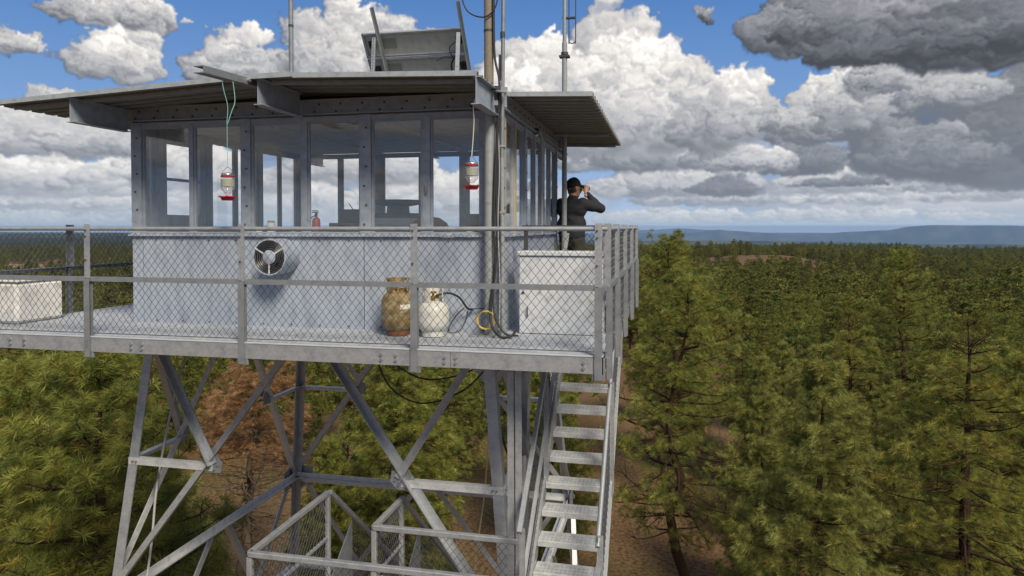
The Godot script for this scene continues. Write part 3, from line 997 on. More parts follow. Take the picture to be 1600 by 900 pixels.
func make_roof() -> void:
	var t := thing("corrugated_roof", "low gabled roof of dark corrugated steel sheets on outrigger beams over the cab", "roof", V(0, 2.3, 0.3))
	var at := -t.position
	var bounds := [3.0, 2.5, 2.0, 1.37, 0.74, 0.11, -0.52, -1.15, -1.78, -2.42]
	for side in [1.0, -1.0]:
		for i in bounds.size() - 1:
			var za: float = bounds[i]
			var zb: float = bounds[i + 1]
			var xe := 3.02 if side > 0 else -3.08
			if side > 0 and i < 2:
				xe = 2.10
			var poly := PackedVector2Array()
			# box ribs: broad pans with narrow raised ribs between them
			var rib := [[0.0, 0.0], [0.085, 0.0], [0.097, 0.05], [0.133, 0.05], [0.145, 0.0]]
			var line := PackedVector2Array()
			var pitch: float = (za - zb) / maxf(1.0, round((za - zb) / 0.19))
			for k in int(round((za - zb) / pitch)):
				for q in rib:
					line.push_back(Vector2(k * pitch + q[0] / 0.16 * pitch, q[1] - 0.017))
			line.push_back(Vector2(za - zb, -0.017))
			for q in line:
				poly.push_back(q)
			for k in range(line.size() - 1, -1, -1):
				poly.push_back(line[k] + Vector2(0, 0.003))
			var lift := 0.0015 * (i % 2)
			var mb := MB.new()
			var p0 := V(0.01 * side, roof_h(0) + lift, za) + at
			var p1 := V(xe, roof_h(xe) + lift, za) + at
			# u runs towards -z; keep v upwards for both slopes
			if side > 0: mb.prof(poly, p0, p1, V(0, 0, -1))
			else: mb.prof(poly, p1, p0, V(0, 0, -1))
			obj("roof_sheet", mb, M["roof_metal"], t)
	# edge trim
	for e in [[V(-3.09, roof_h(-3.09), 3.008), V(-0.36, roof_h(-0.36), 3.008)], [V(-0.36, roof_h(-0.36) + 0.008, 3.012), V(0.36, roof_h(0.36) + 0.010, 3.012)], [V(0.36, roof_h(0.36), 3.008), V(2.12, roof_h(2.12), 3.008)], [V(2.14, roof_h(2.14), 2.012), V(3.03, roof_h(3.03), 2.012)]]:
		var mb := MB.new()
		var a: Vector3 = e[0] + at
		var b: Vector3 = e[1] + at
		mb.prof(PackedVector2Array([Vector2(-0.028, -0.005), Vector2(0.014, -0.005), Vector2(0.014, 0.003), Vector2(0.018, 0.003), Vector2(0.018, 0.008), Vector2(-0.028, 0.008)]), a, b, Vector3.UP)
		obj("edge_trim", mb, M["trim_metal"], t)
	var cap := MB.new()
	cap.prof(PackedVector2Array([Vector2(-0.16, -0.0), Vector2(0, 0.014), Vector2(0.16, 0.0), Vector2(0.16, 0.004), Vector2(0, 0.018), Vector2(-0.16, 0.004)]), V(0, roof_h(0) + 0.012, 3.0) + at, V(0, roof_h(0) + 0.012, -2.43) + at, V(1, 0, 0))
	obj("ridge_cap", cap, M["roof_metal"], t)
	# outrigger beams that carry the overhang, in front and behind
	for x in [-2.14, -0.03, 2.105]:
		for z in [[2.965, 2.19], [-1.58, -2.38]]:
			var mb := MB.new()
			var top := roof_h(x) - 0.021
			var bot := top - 0.245
			var h := (top - bot) / 2
			var w := 0.045
			var c0 := V(x, (top + bot) / 2, z[0]) + at
			var c1 := V(x, (top + bot) / 2, z[1]) + at
			mb.prof(PackedVector2Array([Vector2(-h, -w), Vector2(-h + 0.007, -w), Vector2(-h + 0.007, -0.004), Vector2(h - 0.007, -0.004), Vector2(h - 0.007, -w), Vector2(h, -w), Vector2(h, w), Vector2(h - 0.007, w), Vector2(h - 0.007, 0.004), Vector2(-h + 0.007, 0.004), Vector2(-h + 0.007, w), Vector2(-h, w)]), c0, c1, Vector3.UP)
			obj("outrigger_beam", mb, M["frame_paint"], t)
	# purlins under the sheets
	for z in [2.85, -2.25]:
		for s in [1.0, -1.0]:
			var xe: float = (2.05 if z > 0 else 2.95) if s > 0 else -2.95
			var mb := MB.new()
			mb.angle(V(0.05 * s, roof_h(0) - 0.021, z) + at, V(xe, roof_h(xe) - 0.021, z) + at, V(0, 0, -1), 0.04, 0.005, s > 0)
			obj("purlin", mb, M["frame_paint"], t)
	for z in [-0.9]:
		for s in [1.0, -1.0]:
			var xe: float = 2.95 * s
			var mb := MB.new()
			mb.bar(V(0.05 * s, roof_h(0) - 0.045, z) + at, V(xe, roof_h(xe) - 0.045, z) + at, 0.03, 0.03, Vector3.UP)
			obj("purlin", mb, M["frame_paint"], t)
	# steel channel run out over the front edge
	var c := thing("davit_channel", "grey steel channel arm sticking out over the front edge of the roof", "steel channel", V(-0.1, 2.45, 2.3))
	var mb := MB.new()
	mb.channel(V(0, 0.04, -0.3), V(0, -0.035, 1.36), V(-1, 0, 0), 0.062, 0.10, 0.007)
	obj("channel", mb, M["galvanised_dull"], c)
	var bo := MB.new()
	bo.tube(PackedVector3Array([V(0.0, 0, 0.72), V(0.03, 0, 0.72)]), 0.016, 8)
	obj("bolt", bo, M["galvanised"], c)

# ------------------------------------------------------------------ stair and landing
func stair_y(z: float) -> float:
	return -0.81 - (z - 0.73) * 0.853

func make_stair() -> void:
	var t := thing("staircase", "steep grey steel open-tread staircase climbing from the landing to the right end of the deck", "staircase", V(2.83, -2.84, 1.4))
	var at := -t.position
	for i in range(1, 14):
		var y := -0.203 * i
		var z := 0.73 + (i - 4) * 0.238
		var mb := MB.new()
		mb.box(V(2.512, y - 0.058, z - 0.005) + at, V(3.158, y, z + 0.012) + at, 0.004)
		mb.box(V(2.512, y - 0.010, z - 0.215) + at, V(3.158, y - 0.001, z - 0.0055) + at, 0.002)
		mb.box(V(2.512, y - 0.035, z - 0.228) + at, V(3.158, y - 0.002, z - 0.2155) + at, 0.003)
		var tr := obj("tread", mb, M["galvanised_lit"], t)
		var g := MB.new()
		for k in 14:
			for j in 3:
				var p := V(2.56 + k * 0.042, y + 0.002, z - 0.03 - j * 0.06) + at
				g.lathe([Vector2(0.011, 0.0), Vector2(0.006, 0.004), Vector2(0.0, 0.0035)], 5, Transform3D(Basis(), p - V(0, 0.0035, 0)))
		put("grip_studs", g.mesh(M["galvanised"]), tr).set_meta("kind", "stuff")
	for s in [[2.51, -1.0], [3.16, 1.0]]:
		var mb := MB.new()
		mb.channel(V(s[0], stair_y(-0.30) - 0.07, -0.30) + at, V(s[0], stair_y(3.0) - 0.07, 3.0) + at, V(s[1], 0, 0), 0.16, 0.045, 0.007)
		obj("stringer", mb, M["galvanised"], t)
		var x: float = s[0] + s[1] * 0.02
		var z1 := 2.95
		var rail := MB.new()
		if s[1] < 0:
			rail.bar(V(x, stair_y(-0.1) + 1.08, -0.1) + at, V(x, stair_y(z1) + 1.08, z1) + at, 0.045, 0.045, Vector3.UP)
		else:
			rail.tube(PackedVector3Array([V(x, stair_y(-0.1) + 1.02, -0.1) + at, V(x, stair_y(z1) + 1.02, z1) + at]), 0.022, 10)
		obj("handrail", rail, M["galvanised"], t)
		for z in [0.35, 1.65, 2.9]:
			var p := MB.new()
			p.angle(V(x, stair_y(z) - 0.1, z) + at, V(x, stair_y(z) + 1.06, z) + at, V(0, 0, 1), 0.045, 0.006)
			obj("rail_post", p, M["galvanised"], t)
		var mid := MB.new()
		mid.angle(V(x, stair_y(-0.1) + 0.52, -0.1) + at, V(x, stair_y(z1) + 0.52, z1) + at, V(-s[1], 0, 0), 0.035, 0.005)
		obj("middle_rail", mid, M["galvanised"], t)
		var m := MB.new()
		var dir := V(0, -0.853, 1.0).normalized()
		chain_link(m, V(x, stair_y(0.1) + 0.06, 0.1) + at, dir, Vector3.UP, 3.65, 0.95, 0.0365, 0.0445, 0.0024)
		put("chain_link", m.mesh(M["wire"]), t).set_meta("kind", "stuff")
	# landing at the foot, L-shaped, and the next flight going down from it
	var l := thing("landing", "steel landing with chain-link sides at the foot of the stair, lower middle of the picture", "landing", V(1.6, -2.9, 2.9))
	at = -l.position
	var fy := -2.84
	for r in [[0.10, 1.1, 2.685, 3.40], [1.104, 2.15, 2.685, 3.40], [2.154, 3.20, 2.685, 3.40], [0.10, 1.0, 1.90, 2.681]]:
		var mb := MB.new()
		mb.box(V(r[0], fy - 0.03, r[2]) + at, V(r[1], fy, r[3]) + at, 0.004)
		obj("floor_plate", mb, M["galvanised"], l)
	for e in [[V(0.12, fy, 3.38), V(2.50, fy, 3.38)], [V(0.12, fy, 3.38), V(0.12, fy, 1.90)], [V(0.98, fy, 2.62), V(2.42, fy, 2.62)], [V(0.98, fy, 2.62), V(0.98, fy, 1.90)], [V(3.19, fy, 3.38), V(3.19, fy, 3.0)]]:
		var a: Vector3 = e[0] + at
		var b: Vector3 = e[1] + at
		var u := (b - a).normalized()
		var len := a.distance_to(b)
		var mb := MB.new()
		mb.bar(a + V(0, 0.99, 0), b + V(0, 0.99, 0), 0.05, 0.055, Vector3.UP)
		obj("top_rail", mb, M["galvanised"], l)
		if len > 0.6:
			var mr := MB.new()
			mr.bar(a + V(0, 0.50, 0), b + V(0, 0.50, 0), 0.035, 0.03, Vector3.UP)
			obj("middle_rail", mr, M["galvanised"], l)
		var np := maxi(1, int(round(len / 1.15)))
		for k in range(0 if e[0].z > 3.3 and e[0].x < 3.0 and e[1].x > 1.0 or e[0].x > 3.0 or e[1].x > 2.0 else 1, np + 1):
			var p := a.lerp(b, float(k) / np)
			var pm := MB.new()
			pm.bar(p + V(0, -0.10, 0), p + V(0, 0.958, 0), 0.05, 0.05, u)
			obj("post", pm, M["galvanised"], l)
		var m := MB.new()
		chain_link(m, a + V(0, 0.03, 0), u, Vector3.UP, len, 0.94, 0.0365, 0.0445, 0.0024)
		put("chain_link", m.mesh(M["wire"]), l).set_meta("kind", "stuff")
	for e in [[V(0.12, fy - 0.09, 3.40), V(3.20, fy - 0.09, 3.40), V(0, 0, -1)], [V(0.12, fy - 0.09, 2.66), V(3.20, fy - 0.09, 2.66), V(0, 0, 1)], [V(0.10, fy - 0.09, 1.9), V(0.10, fy - 0.09, 3.4), V(1, 0, 0)], [V(1.0, fy - 0.09, 1.9), V(1.0, fy - 0.09, 2.6), V(-1, 0, 0)]]:
		var mb := MB.new()
		mb.channel(e[0] + at, e[1] + at, e[2], 0.12, 0.05, 0.007)
		obj("edge_channel", mb, M["galvanised"], l)
	for p in [[V(2.02, -0.18, 0.33), V(1.96, -6.0, 0.33)], [V(2.36, -0.18, 2.55), V(2.40, -2.93, 2.70)]]:
		for s in [-1.0, 1.0]:
			var mb := MB.new()
			mb.angle(p[0] + at + V(0.008 * s, 0, 0), p[1] + at + V(0.008 * s, 0, 0), V(s, 0, 0), 0.06, 0.007, s > 0)
			obj("hanger_post", mb, M["galvanised"], l)
	var f := thing("lower_flight", "second flight of steel steps going down and away from the landing", "staircase", V(0.55, -2.9, 1.9))
	at = -f.position
	for i in range(1, 16):
		var y := fy - 0.203 * i
		var z := 1.90 - 0.238 * (i - 1)
		var mb := MB.new()
		mb.box(V(0.16, y - 0.04, z - 0.22) + at, V(0.94, y, z) + at, 0.004)
		obj("tread", mb, M["galvanised"], f)
	for x in [0.125, 0.975]:
		var mb := MB.new()
		mb.channel(V(x, fy - 0.17, 1.9) + at, V(x, fy - 0.17 - 3.05, 1.9 - 3.57) + at, V(-1.0 if x < 0.5 else 1.0, 0, 0), 0.16, 0.045, 0.007)
		obj("stringer", mb, M["galvanised"], f)
		var h := MB.new()
		h.bar(V(x, fy + 0.985, 1.86) + at, V(x, fy + 0.985 - 3.05, 1.86 - 3.57) + at, 0.05, 0.05, Vector3.UP)
		obj("handrail", h, M["galvanised"], f)
		# solid triangular side plate where the rail turns down
		var tp := MB.new()
		tp.prof(PackedVector2Array([Vector2(0, 0.0), Vector2(0.0, 0.93), Vector2(-0.55, 0.42), Vector2(-0.55, -0.45)]), V(x - 0.004, fy, 1.86) + at, V(x + 0.004, fy, 1.86) + at, V(0, 0, 1))
		obj("side_plate", tp, M["galvanised_dull"], f)
		var m := MB.new()
		chain_link(m, V(x, fy - 0.42, 1.3) + at, V(0, -0.853, -1.0).normalized(), Vector3.UP, 3.6, 0.9, 0.0365, 0.0445, 0.0024)
		put("chain_link", m.mesh(M["wire"]), f).set_meta("kind", "stuff")

# ------------------------------------------------------------------ things on the deck
func curve(pts: Array, n := 10) -> PackedVector3Array:
	var c := Curve3D.new()
	for i in pts.size():
		var a: Vector3 = pts[maxi(i - 1, 0)]
		var b: Vector3 = pts[mini(i + 1, pts.size() - 1)]
		var h := (b - a) / 6.0
		c.add_point(pts[i], -h, h)
	var o := PackedVector3Array()
	for i in pts.size() - 1:
		for k in n:
			o.push_back(c.sample(i, float(k) / n))
	o.push_back(pts[-1])
	return o

func cord(called: String, label: String, category: String, pts: Array, r: float, mt: String, group := "") -> void:
	var mb := MB.new()
	mb.tube(curve(pts), r, 7)
	var o := obj(called, mb, M[mt])
	tag(o, label, category, group)

func make_tank(label: String, x: float, z: float, r: float, h: float, mt: String, rusty: bool) -> void:
	var t := thing("propane_tank", label, "propane tank", V(x, 0.006, z), 0.4)
	var b := MB.new()
	var y0 := 0.032
	var y1 := h - 0.13
	var p := [Vector2(0.0, y0)]
	for k in 9:
		var a := (k + 1) / 9.0 * PI / 2
		p.push_back(Vector2(r * pow(sin(a), 0.6), y0 + 0.115 * (1.0 - cos(a))))
	if rusty: p.append_array([Vector2(r, (y0 + y1) / 2 - 0.006), Vector2(r + 0.003, (y0 + y1) / 2), Vector2(r, (y0 + y1) / 2 + 0.006)])
	else: p.append_array([Vector2(r, y0 + 0.15), Vector2(r, y1 - 0.13)])
	for k in 9:
		var a := (8 - k) / 9.0 * PI / 2
		p.push_back(Vector2(maxf(0.0, r * pow(sin(a), 0.6)), y1 - 0.115 * (1.0 - cos(a))))
	b.lathe(p, 32)
	obj("tank_body", b, M[mt], t)
	var f := MB.new()
	f.lathe([Vector2(r * 0.68, 0.0), Vector2(r * 0.70, 0.0), Vector2(r * 0.70, 0.06), Vector2(r * 0.68, 0.06), Vector2(r * 0.68, 0.0)], 28)
	obj("foot_ring", f, M["rust" if rusty else "tank_white"], t)
	# collar: a ring open at the front with hand holes left as gaps
	var c := MB.new()
	var rc := r * 0.66
	for k in 26:
		var a0 := TAU * (0.30 + k * 0.031)
		var a1 := a0 + TAU * 0.031
		var hole := (k > 3 and k < 8) or (k > 17 and k < 22)
		var spans := [[y1 - 0.03, h - 0.075], [h - 0.03, h]] if hole else [[y1 - 0.03, h]]
		for s in spans:
			var A := V(cos(a0) * rc, s[0], sin(a0) * rc)
			var B := V(cos(a1) * rc, s[0], sin(a1) * rc)
			var C := V(B.x, s[1], B.z)
			var D := V(A.x, s[1], A.z)
			var inn := 0.965
			var A2 := V(A.x * inn, A.y, A.z * inn)
			var B2 := V(B.x * inn, B.y, B.z * inn)
			var C2 := V(C.x * inn, C.y, C.z * inn)
			var D2 := V(D.x * inn, D.y, D.z * inn)
			c.quad(B, A, D, C); c.quad(A2, B2, C2, D2); c.quad(D, D2, C2, C); c.quad(A2, A, B, B2)
	obj("collar", c, M[mt], t)
	var v := MB.new()
	v.lathe([Vector2(0.0, y1 - 0.02), Vector2(0.022, y1 - 0.02), Vector2(0.022, y1 + 0.045), Vector2(0.012, y1 + 0.05), Vector2(0.012, y1 + 0.07), Vector2(0.034, y1 + 0.072), Vector2(0.034, y1 + 0.09), Vector2(0.0, y1 + 0.092)], 14)
	v.tube(PackedVector3Array([V(0, y1 + 0.03, 0), V(0.06, y1 + 0.03, 0.01)]), 0.014, 8)
	obj("valve", v, M["brass"], t)
	if rusty:
		var lb := MB.new()
		for k in 8:
			var a0 := 0.75 + k * 0.09
			var a1 := a0 + 0.09
			var rr := r + 0.0015
			lb.quad(V(cos(a1) * rr, y1 - 0.165, sin(a1) * rr), V(cos(a0) * rr, y1 - 0.165, sin(a0) * rr), V(cos(a0) * rr, y1 - 0.120, sin(a0) * rr), V(cos(a1) * rr, y1 - 0.120, sin(a1) * rr))
		obj("paper_label", lb, M["paper"], t)

func make_feeder(label: String, at: Vector3, turn: float) -> void:
	# at: the underside of the red tray
	var t := thing("hummingbird_feeder", label, "bird feeder", at, turn, "hummingbird feeders under the eaves")
	t.scale = Vector3.ONE * 0.92
	var base := MB.new()
	base.lathe([Vector2(0.0, 0.0), Vector2(0.056, 0.0), Vector2(0.064, 0.012), Vector2(0.070, 0.028), Vector2(0.094, 0.033), Vector2(0.094, 0.037), Vector2(0.06, 0.040), Vector2(0.02, 0.044), Vector2(0.0, 0.044)], 24)
	var bo := obj("tray", base, M["red_plastic"], t)
	var fl := MB.new()
	for k in 5:
		var a := TAU * k / 5
		fl.lathe([Vector2(0.0, 0.037), Vector2(0.013, 0.038), Vector2(0.016, 0.043), Vector2(0.0, 0.046)], 8, Transform3D(Basis(), V(cos(a) * 0.072, 0, sin(a) * 0.072)))
	obj("flower_port", fl, M["red_plastic"], bo)
	var g := MB.new()
	g.lathe([Vector2(0.022, 0.045), Vector2(0.022, 0.06), Vector2(0.060, 0.105), Vector2(0.064, 0.115), Vector2(0.064, 0.225), Vector2(0.05, 0.232)], 24)
	obj("bottle", g, M["bottle"], t)
	var liquid := MB.new()
	liquid.lathe([Vector2(0.0, 0.062), Vector2(0.019, 0.062), Vector2(0.057, 0.106), Vector2(0.060, 0.116), Vector2(0.060, 0.125), Vector2(0.0, 0.126)], 20)
	obj("nectar", liquid, M["bottle"], t)
	var lab := MB.new()
	lab.lathe([Vector2(0.0645, 0.135), Vector2(0.0652, 0.135), Vector2(0.0652, 0.205), Vector2(0.0645, 0.205)], 24)
	obj("wrapped_label", lab, M["panel_label"], t)
	var cap := MB.new()
	cap.lathe([Vector2(0.0, 0.226), Vector2(0.064, 0.226), Vector2(0.067, 0.230), Vector2(0.067, 0.240), Vector2(0.062, 0.243), Vector2(0.0, 0.244)], 24)
	obj("cap_ring", cap, M["red_plastic"], t)
	var top := MB.new()
	top.lathe([Vector2(0.0, 0.2445), Vector2(0.062, 0.2445), Vector2(0.064, 0.250), Vector2(0.060, 0.262), Vector2(0.045, 0.268), Vector2(0.0, 0.269)], 24)
	obj("cap", top, M["chrome"], t)
	var w := MB.new()
	w.tube(curve([V(-0.062, 0.25, 0), V(-0.045, 0.285, 0), V(0, 0.325, 0), V(0.045, 0.285, 0), V(0.062, 0.25, 0)], 4), 0.0022, 5)
	obj("wire_bail", w, M["dark_steel"], t)

func make_props() -> void:
	make_tank("rusty brown and white propane tank beside the cab wall", 1.145, 2.40, 0.163, 0.56, "tank_rusty", true)
	make_tank("clean white propane tank with a black hose, right of the rusty one", 1.515, 2.41, 0.158, 0.475, "tank_white", false)
	cord("gas_hose", "black gas hose from the white propane tank to the cab wall", "hose", [V(1.55, 0.40, 2.44), V(1.66, 0.425, 2.38), V(1.75, 0.375, 2.30), V(1.81, 0.27, 2.24), V(1.835, 0.245, 2.17), V(1.84, 0.245, 2.13)], 0.011, "rubber")
	var rod := MB.new()
	rod.tube(PackedVector3Array([V(1.83, 0.25, 2.19), V(1.99, 0.262, 2.17)]), 0.006, 6)
	tag(obj("gas_pipe", rod, M["dark_steel"]), "thin dark gas pipe stub at the end of the black hose", "pipe")
	var loop := MB.new()
	loop.tube(curve([V(1.80, 0.25, 2.155), V(1.77, 0.12, 2.155), V(1.70, 0.02, 2.17), V(1.62, 0.012, 2.22), V(1.60, 0.06, 2.16), V(1.68, 0.19, 2.15), V(1.76, 0.26, 2.15)]), 0.004, 5)
	tag(obj("thin_cable", loop, M["rubber"]), "loop of thin grey cable on the wall behind the gas hose", "cable")
	# yellow hose coil at the foot of the mast
	var co := MB.new()
	var pts := []
	for k in 34:
		var a := k * TAU / 10.0
		pts.append(V(2.035 + cos(a) * (0.088 + 0.004 * sin(k * 1.7)), 0.165 + sin(a) * 0.088, 2.335 + 0.004 * (k % 7)))
	co.tube(curve(pts, 3), 0.008, 6)
	tag(obj("yellow_hose_coil", co, M["yellow_hose"]), "coil of yellow hose tied to the foot of the mast", "hose")
	# exhaust fan
	var f := thing("exhaust_fan", "round grey exhaust fan housing on the cab front wall", "fan", V(-0.245, 0.762, 2.137))
	f.scale = V(1.09, 1.09, 1.0)
	var xf := Transform3D(Basis(Vector3.RIGHT, PI / 2), Vector3.ZERO)
	var mb := MB.new()
	mb.lathe([Vector2(0.168, 0.0), Vector2(0.172, 0.02), Vector2(0.172, 0.285), Vector2(0.176, 0.295), Vector2(0.172, 0.305), Vector2(0.160, 0.305), Vector2(0.160, 0.01)], 40, xf)
	obj("housing", mb, M["cab_paint"], f)
	var lin_ := MB.new()
	lin_.lathe([Vector2(0.1575, 0.296), Vector2(0.1575, 0.02)], 40, xf)
	obj("inner_sleeve", lin_, M["black_plastic"], f)
	var bk := MB.new()
	bk.lathe([Vector2(0.0, 0.012), Vector2(0.159, 0.012), Vector2(0.159, 0.016), Vector2(0.0, 0.018)].slice(0, 2), 32, xf)
	obj("back_plate", bk, M["black_plastic"], f)
	for k in 5:
		var bl := MB.new()
		var a := TAU * k / 5
		var u := V(cos(a), sin(a), 0)
		var w := V(-sin(a), cos(a), 0)
		var z := V(0, 0, 0.13)
		bl.quad(z + u * 0.05 - w * 0.03 - V(0, 0, 0.02), z + u * 0.145 - w * 0.065 - V(0, 0, 0.03), z + u * 0.145 + w * 0.065 + V(0, 0, 0.03), z + u * 0.05 + w * 0.03 + V(0, 0, 0.02))
		obj("blade", bl, M["black_plastic"], f)
	var hub := MB.new()
	hub.lathe([Vector2(0.05, 0.08), Vector2(0.05, 0.22), Vector2(0.0, 0.23)], 20, xf)
	obj("motor", hub, M["black_plastic"], f)
	var gd := MB.new()
	for rr in [0.085, 0.105, 0.125, 0.145]:
		var ring := PackedVector3Array()
		for k in 37:
			ring.push_back(V(cos(TAU * k / 36) * rr, sin(TAU * k / 36) * rr, 0.30))
		gd.tube(ring, 0.0022, 5, false)
	obj("guard", gd, M["chrome"], f)
	for k in 3:
		var a := PI / 2 + PI + TAU * k / 3
		var sp := MB.new()
		sp.bar(V(cos(a) * 0.06, sin(a) * 0.06, 0.306), V(cos(a) * 0.172, sin(a) * 0.172, 0.306), 0.013, 0.005, V(0, 0, 1).cross(V(cos(a), sin(a), 0)))
		obj("spoke", sp, M["white_paint"], f)
	var disc := MB.new()
	disc.lathe([Vector2(0.066, 0.30), Vector2(0.068, 0.306), Vector2(0.062, 0.312), Vector2(0.0, 0.315)], 28, xf)
	obj("centre_disc", disc, M["cab_paint"], f)
	# white storage cabinet at the right end of the deck
	var b := thing("storage_cabinet", "white painted storage cabinet at the right end of the deck, lid closed", "storage cabinet", V(2.72, 0.004, 2.0))
	mb = MB.new()
	mb.box(V(-0.42, 0.0, -0.23), V(0.42, 0.775, 0.05), 0.006)
	obj("body", mb, M["white_paint"], b)
	mb = MB.new()
	mb.box(V(-0.44, 0.778, -0.245), V(0.44, 0.825, 0.07), 0.008)
	obj("lid", mb, M["white_paint"], b)
	mb = MB.new()
	mb.box(V(-0.39, 0.40, 0.051), V(-0.365, 0.42, 0.062), 0.003)
	mb.tube(PackedVector3Array([V(-0.33, 0.18, 0.05), V(-0.33, 0.18, 0.075), V(-0.33, 0.26, 0.075), V(-0.33, 0.26, 0.05)]), 0.006, 6)
	obj("latch", mb, M["dark_steel"], b)
	# white plastic block on the left walkway
	var w := thing("plastic_box", "white moulded plastic box on the left end of the deck behind the mesh", "plastic box", V(-3.36, 0.004, 2.32))
	mb = MB.new()
	mb.box(V(-0.16, 0.0, -0.32), V(0.16, 0.455, 0.30), 0.035)
	obj("body", mb, M["white_plastic"], w)
	mb = MB.new()
	mb.box(V(-0.165, 0.458, -0.325), V(0.165, 0.482, 0.305), 0.010)
	obj("lid", mb, M["white_plastic"], w)
	# feeders on their cords
	make_feeder("hummingbird feeder with red tray, hanging on a teal cord at the left of the windows", V(-0.105, 1.31, 3.33), 0.2)
	make_feeder("hummingbird feeder with red tray, hanging on a pale cord near the mast", V(2.03, 1.41, 2.84), 0.9)
	cord("teal_cord", "teal cord looped over the steel channel and holding the left bird feeder", "cord", [V(-0.13, 2.40, 3.37), V(-0.12, 2.30, 3.36), V(-0.10, 2.15, 3.33), V(-0.115, 2.0, 3.32), V(-0.085, 2.12, 3.29), V(-0.08, 2.22, 3.25), V(-0.11, 2.42, 3.24)], 0.0032, "teal_cord")
	cord("feeder_string", "thin dark string between the teal cord and the left bird feeder", "string", [V(-0.115, 2.0, 3.32), V(-0.108, 1.8, 3.33), V(-0.105, 1.61, 3.33)], 0.0026, "teal_cord")
	cord("pale_cord", "pale cord holding the right bird feeder from the beam end", "cord", [V(2.105, 2.24, 2.93), V(2.07, 2.14, 2.92), V(2.06, 2.02, 2.87), V(2.045, 1.85, 2.85), V(2.03, 1.708, 2.84)], 0.0045, "pale_cord")

# ------------------------------------------------------------------ masts, panels and cables
func pipe(called: String, label: String, category: String, parts: Array, at: Vector3) -> Node3D:
	var t := thing(called, label, category, at)
	for p in parts:
		var mb := MB.new()
		mb.tube(PackedVector3Array([p[1], p[2]]), p[3], 16)
		obj(p[0], mb, M[p[4]], t)
	return t

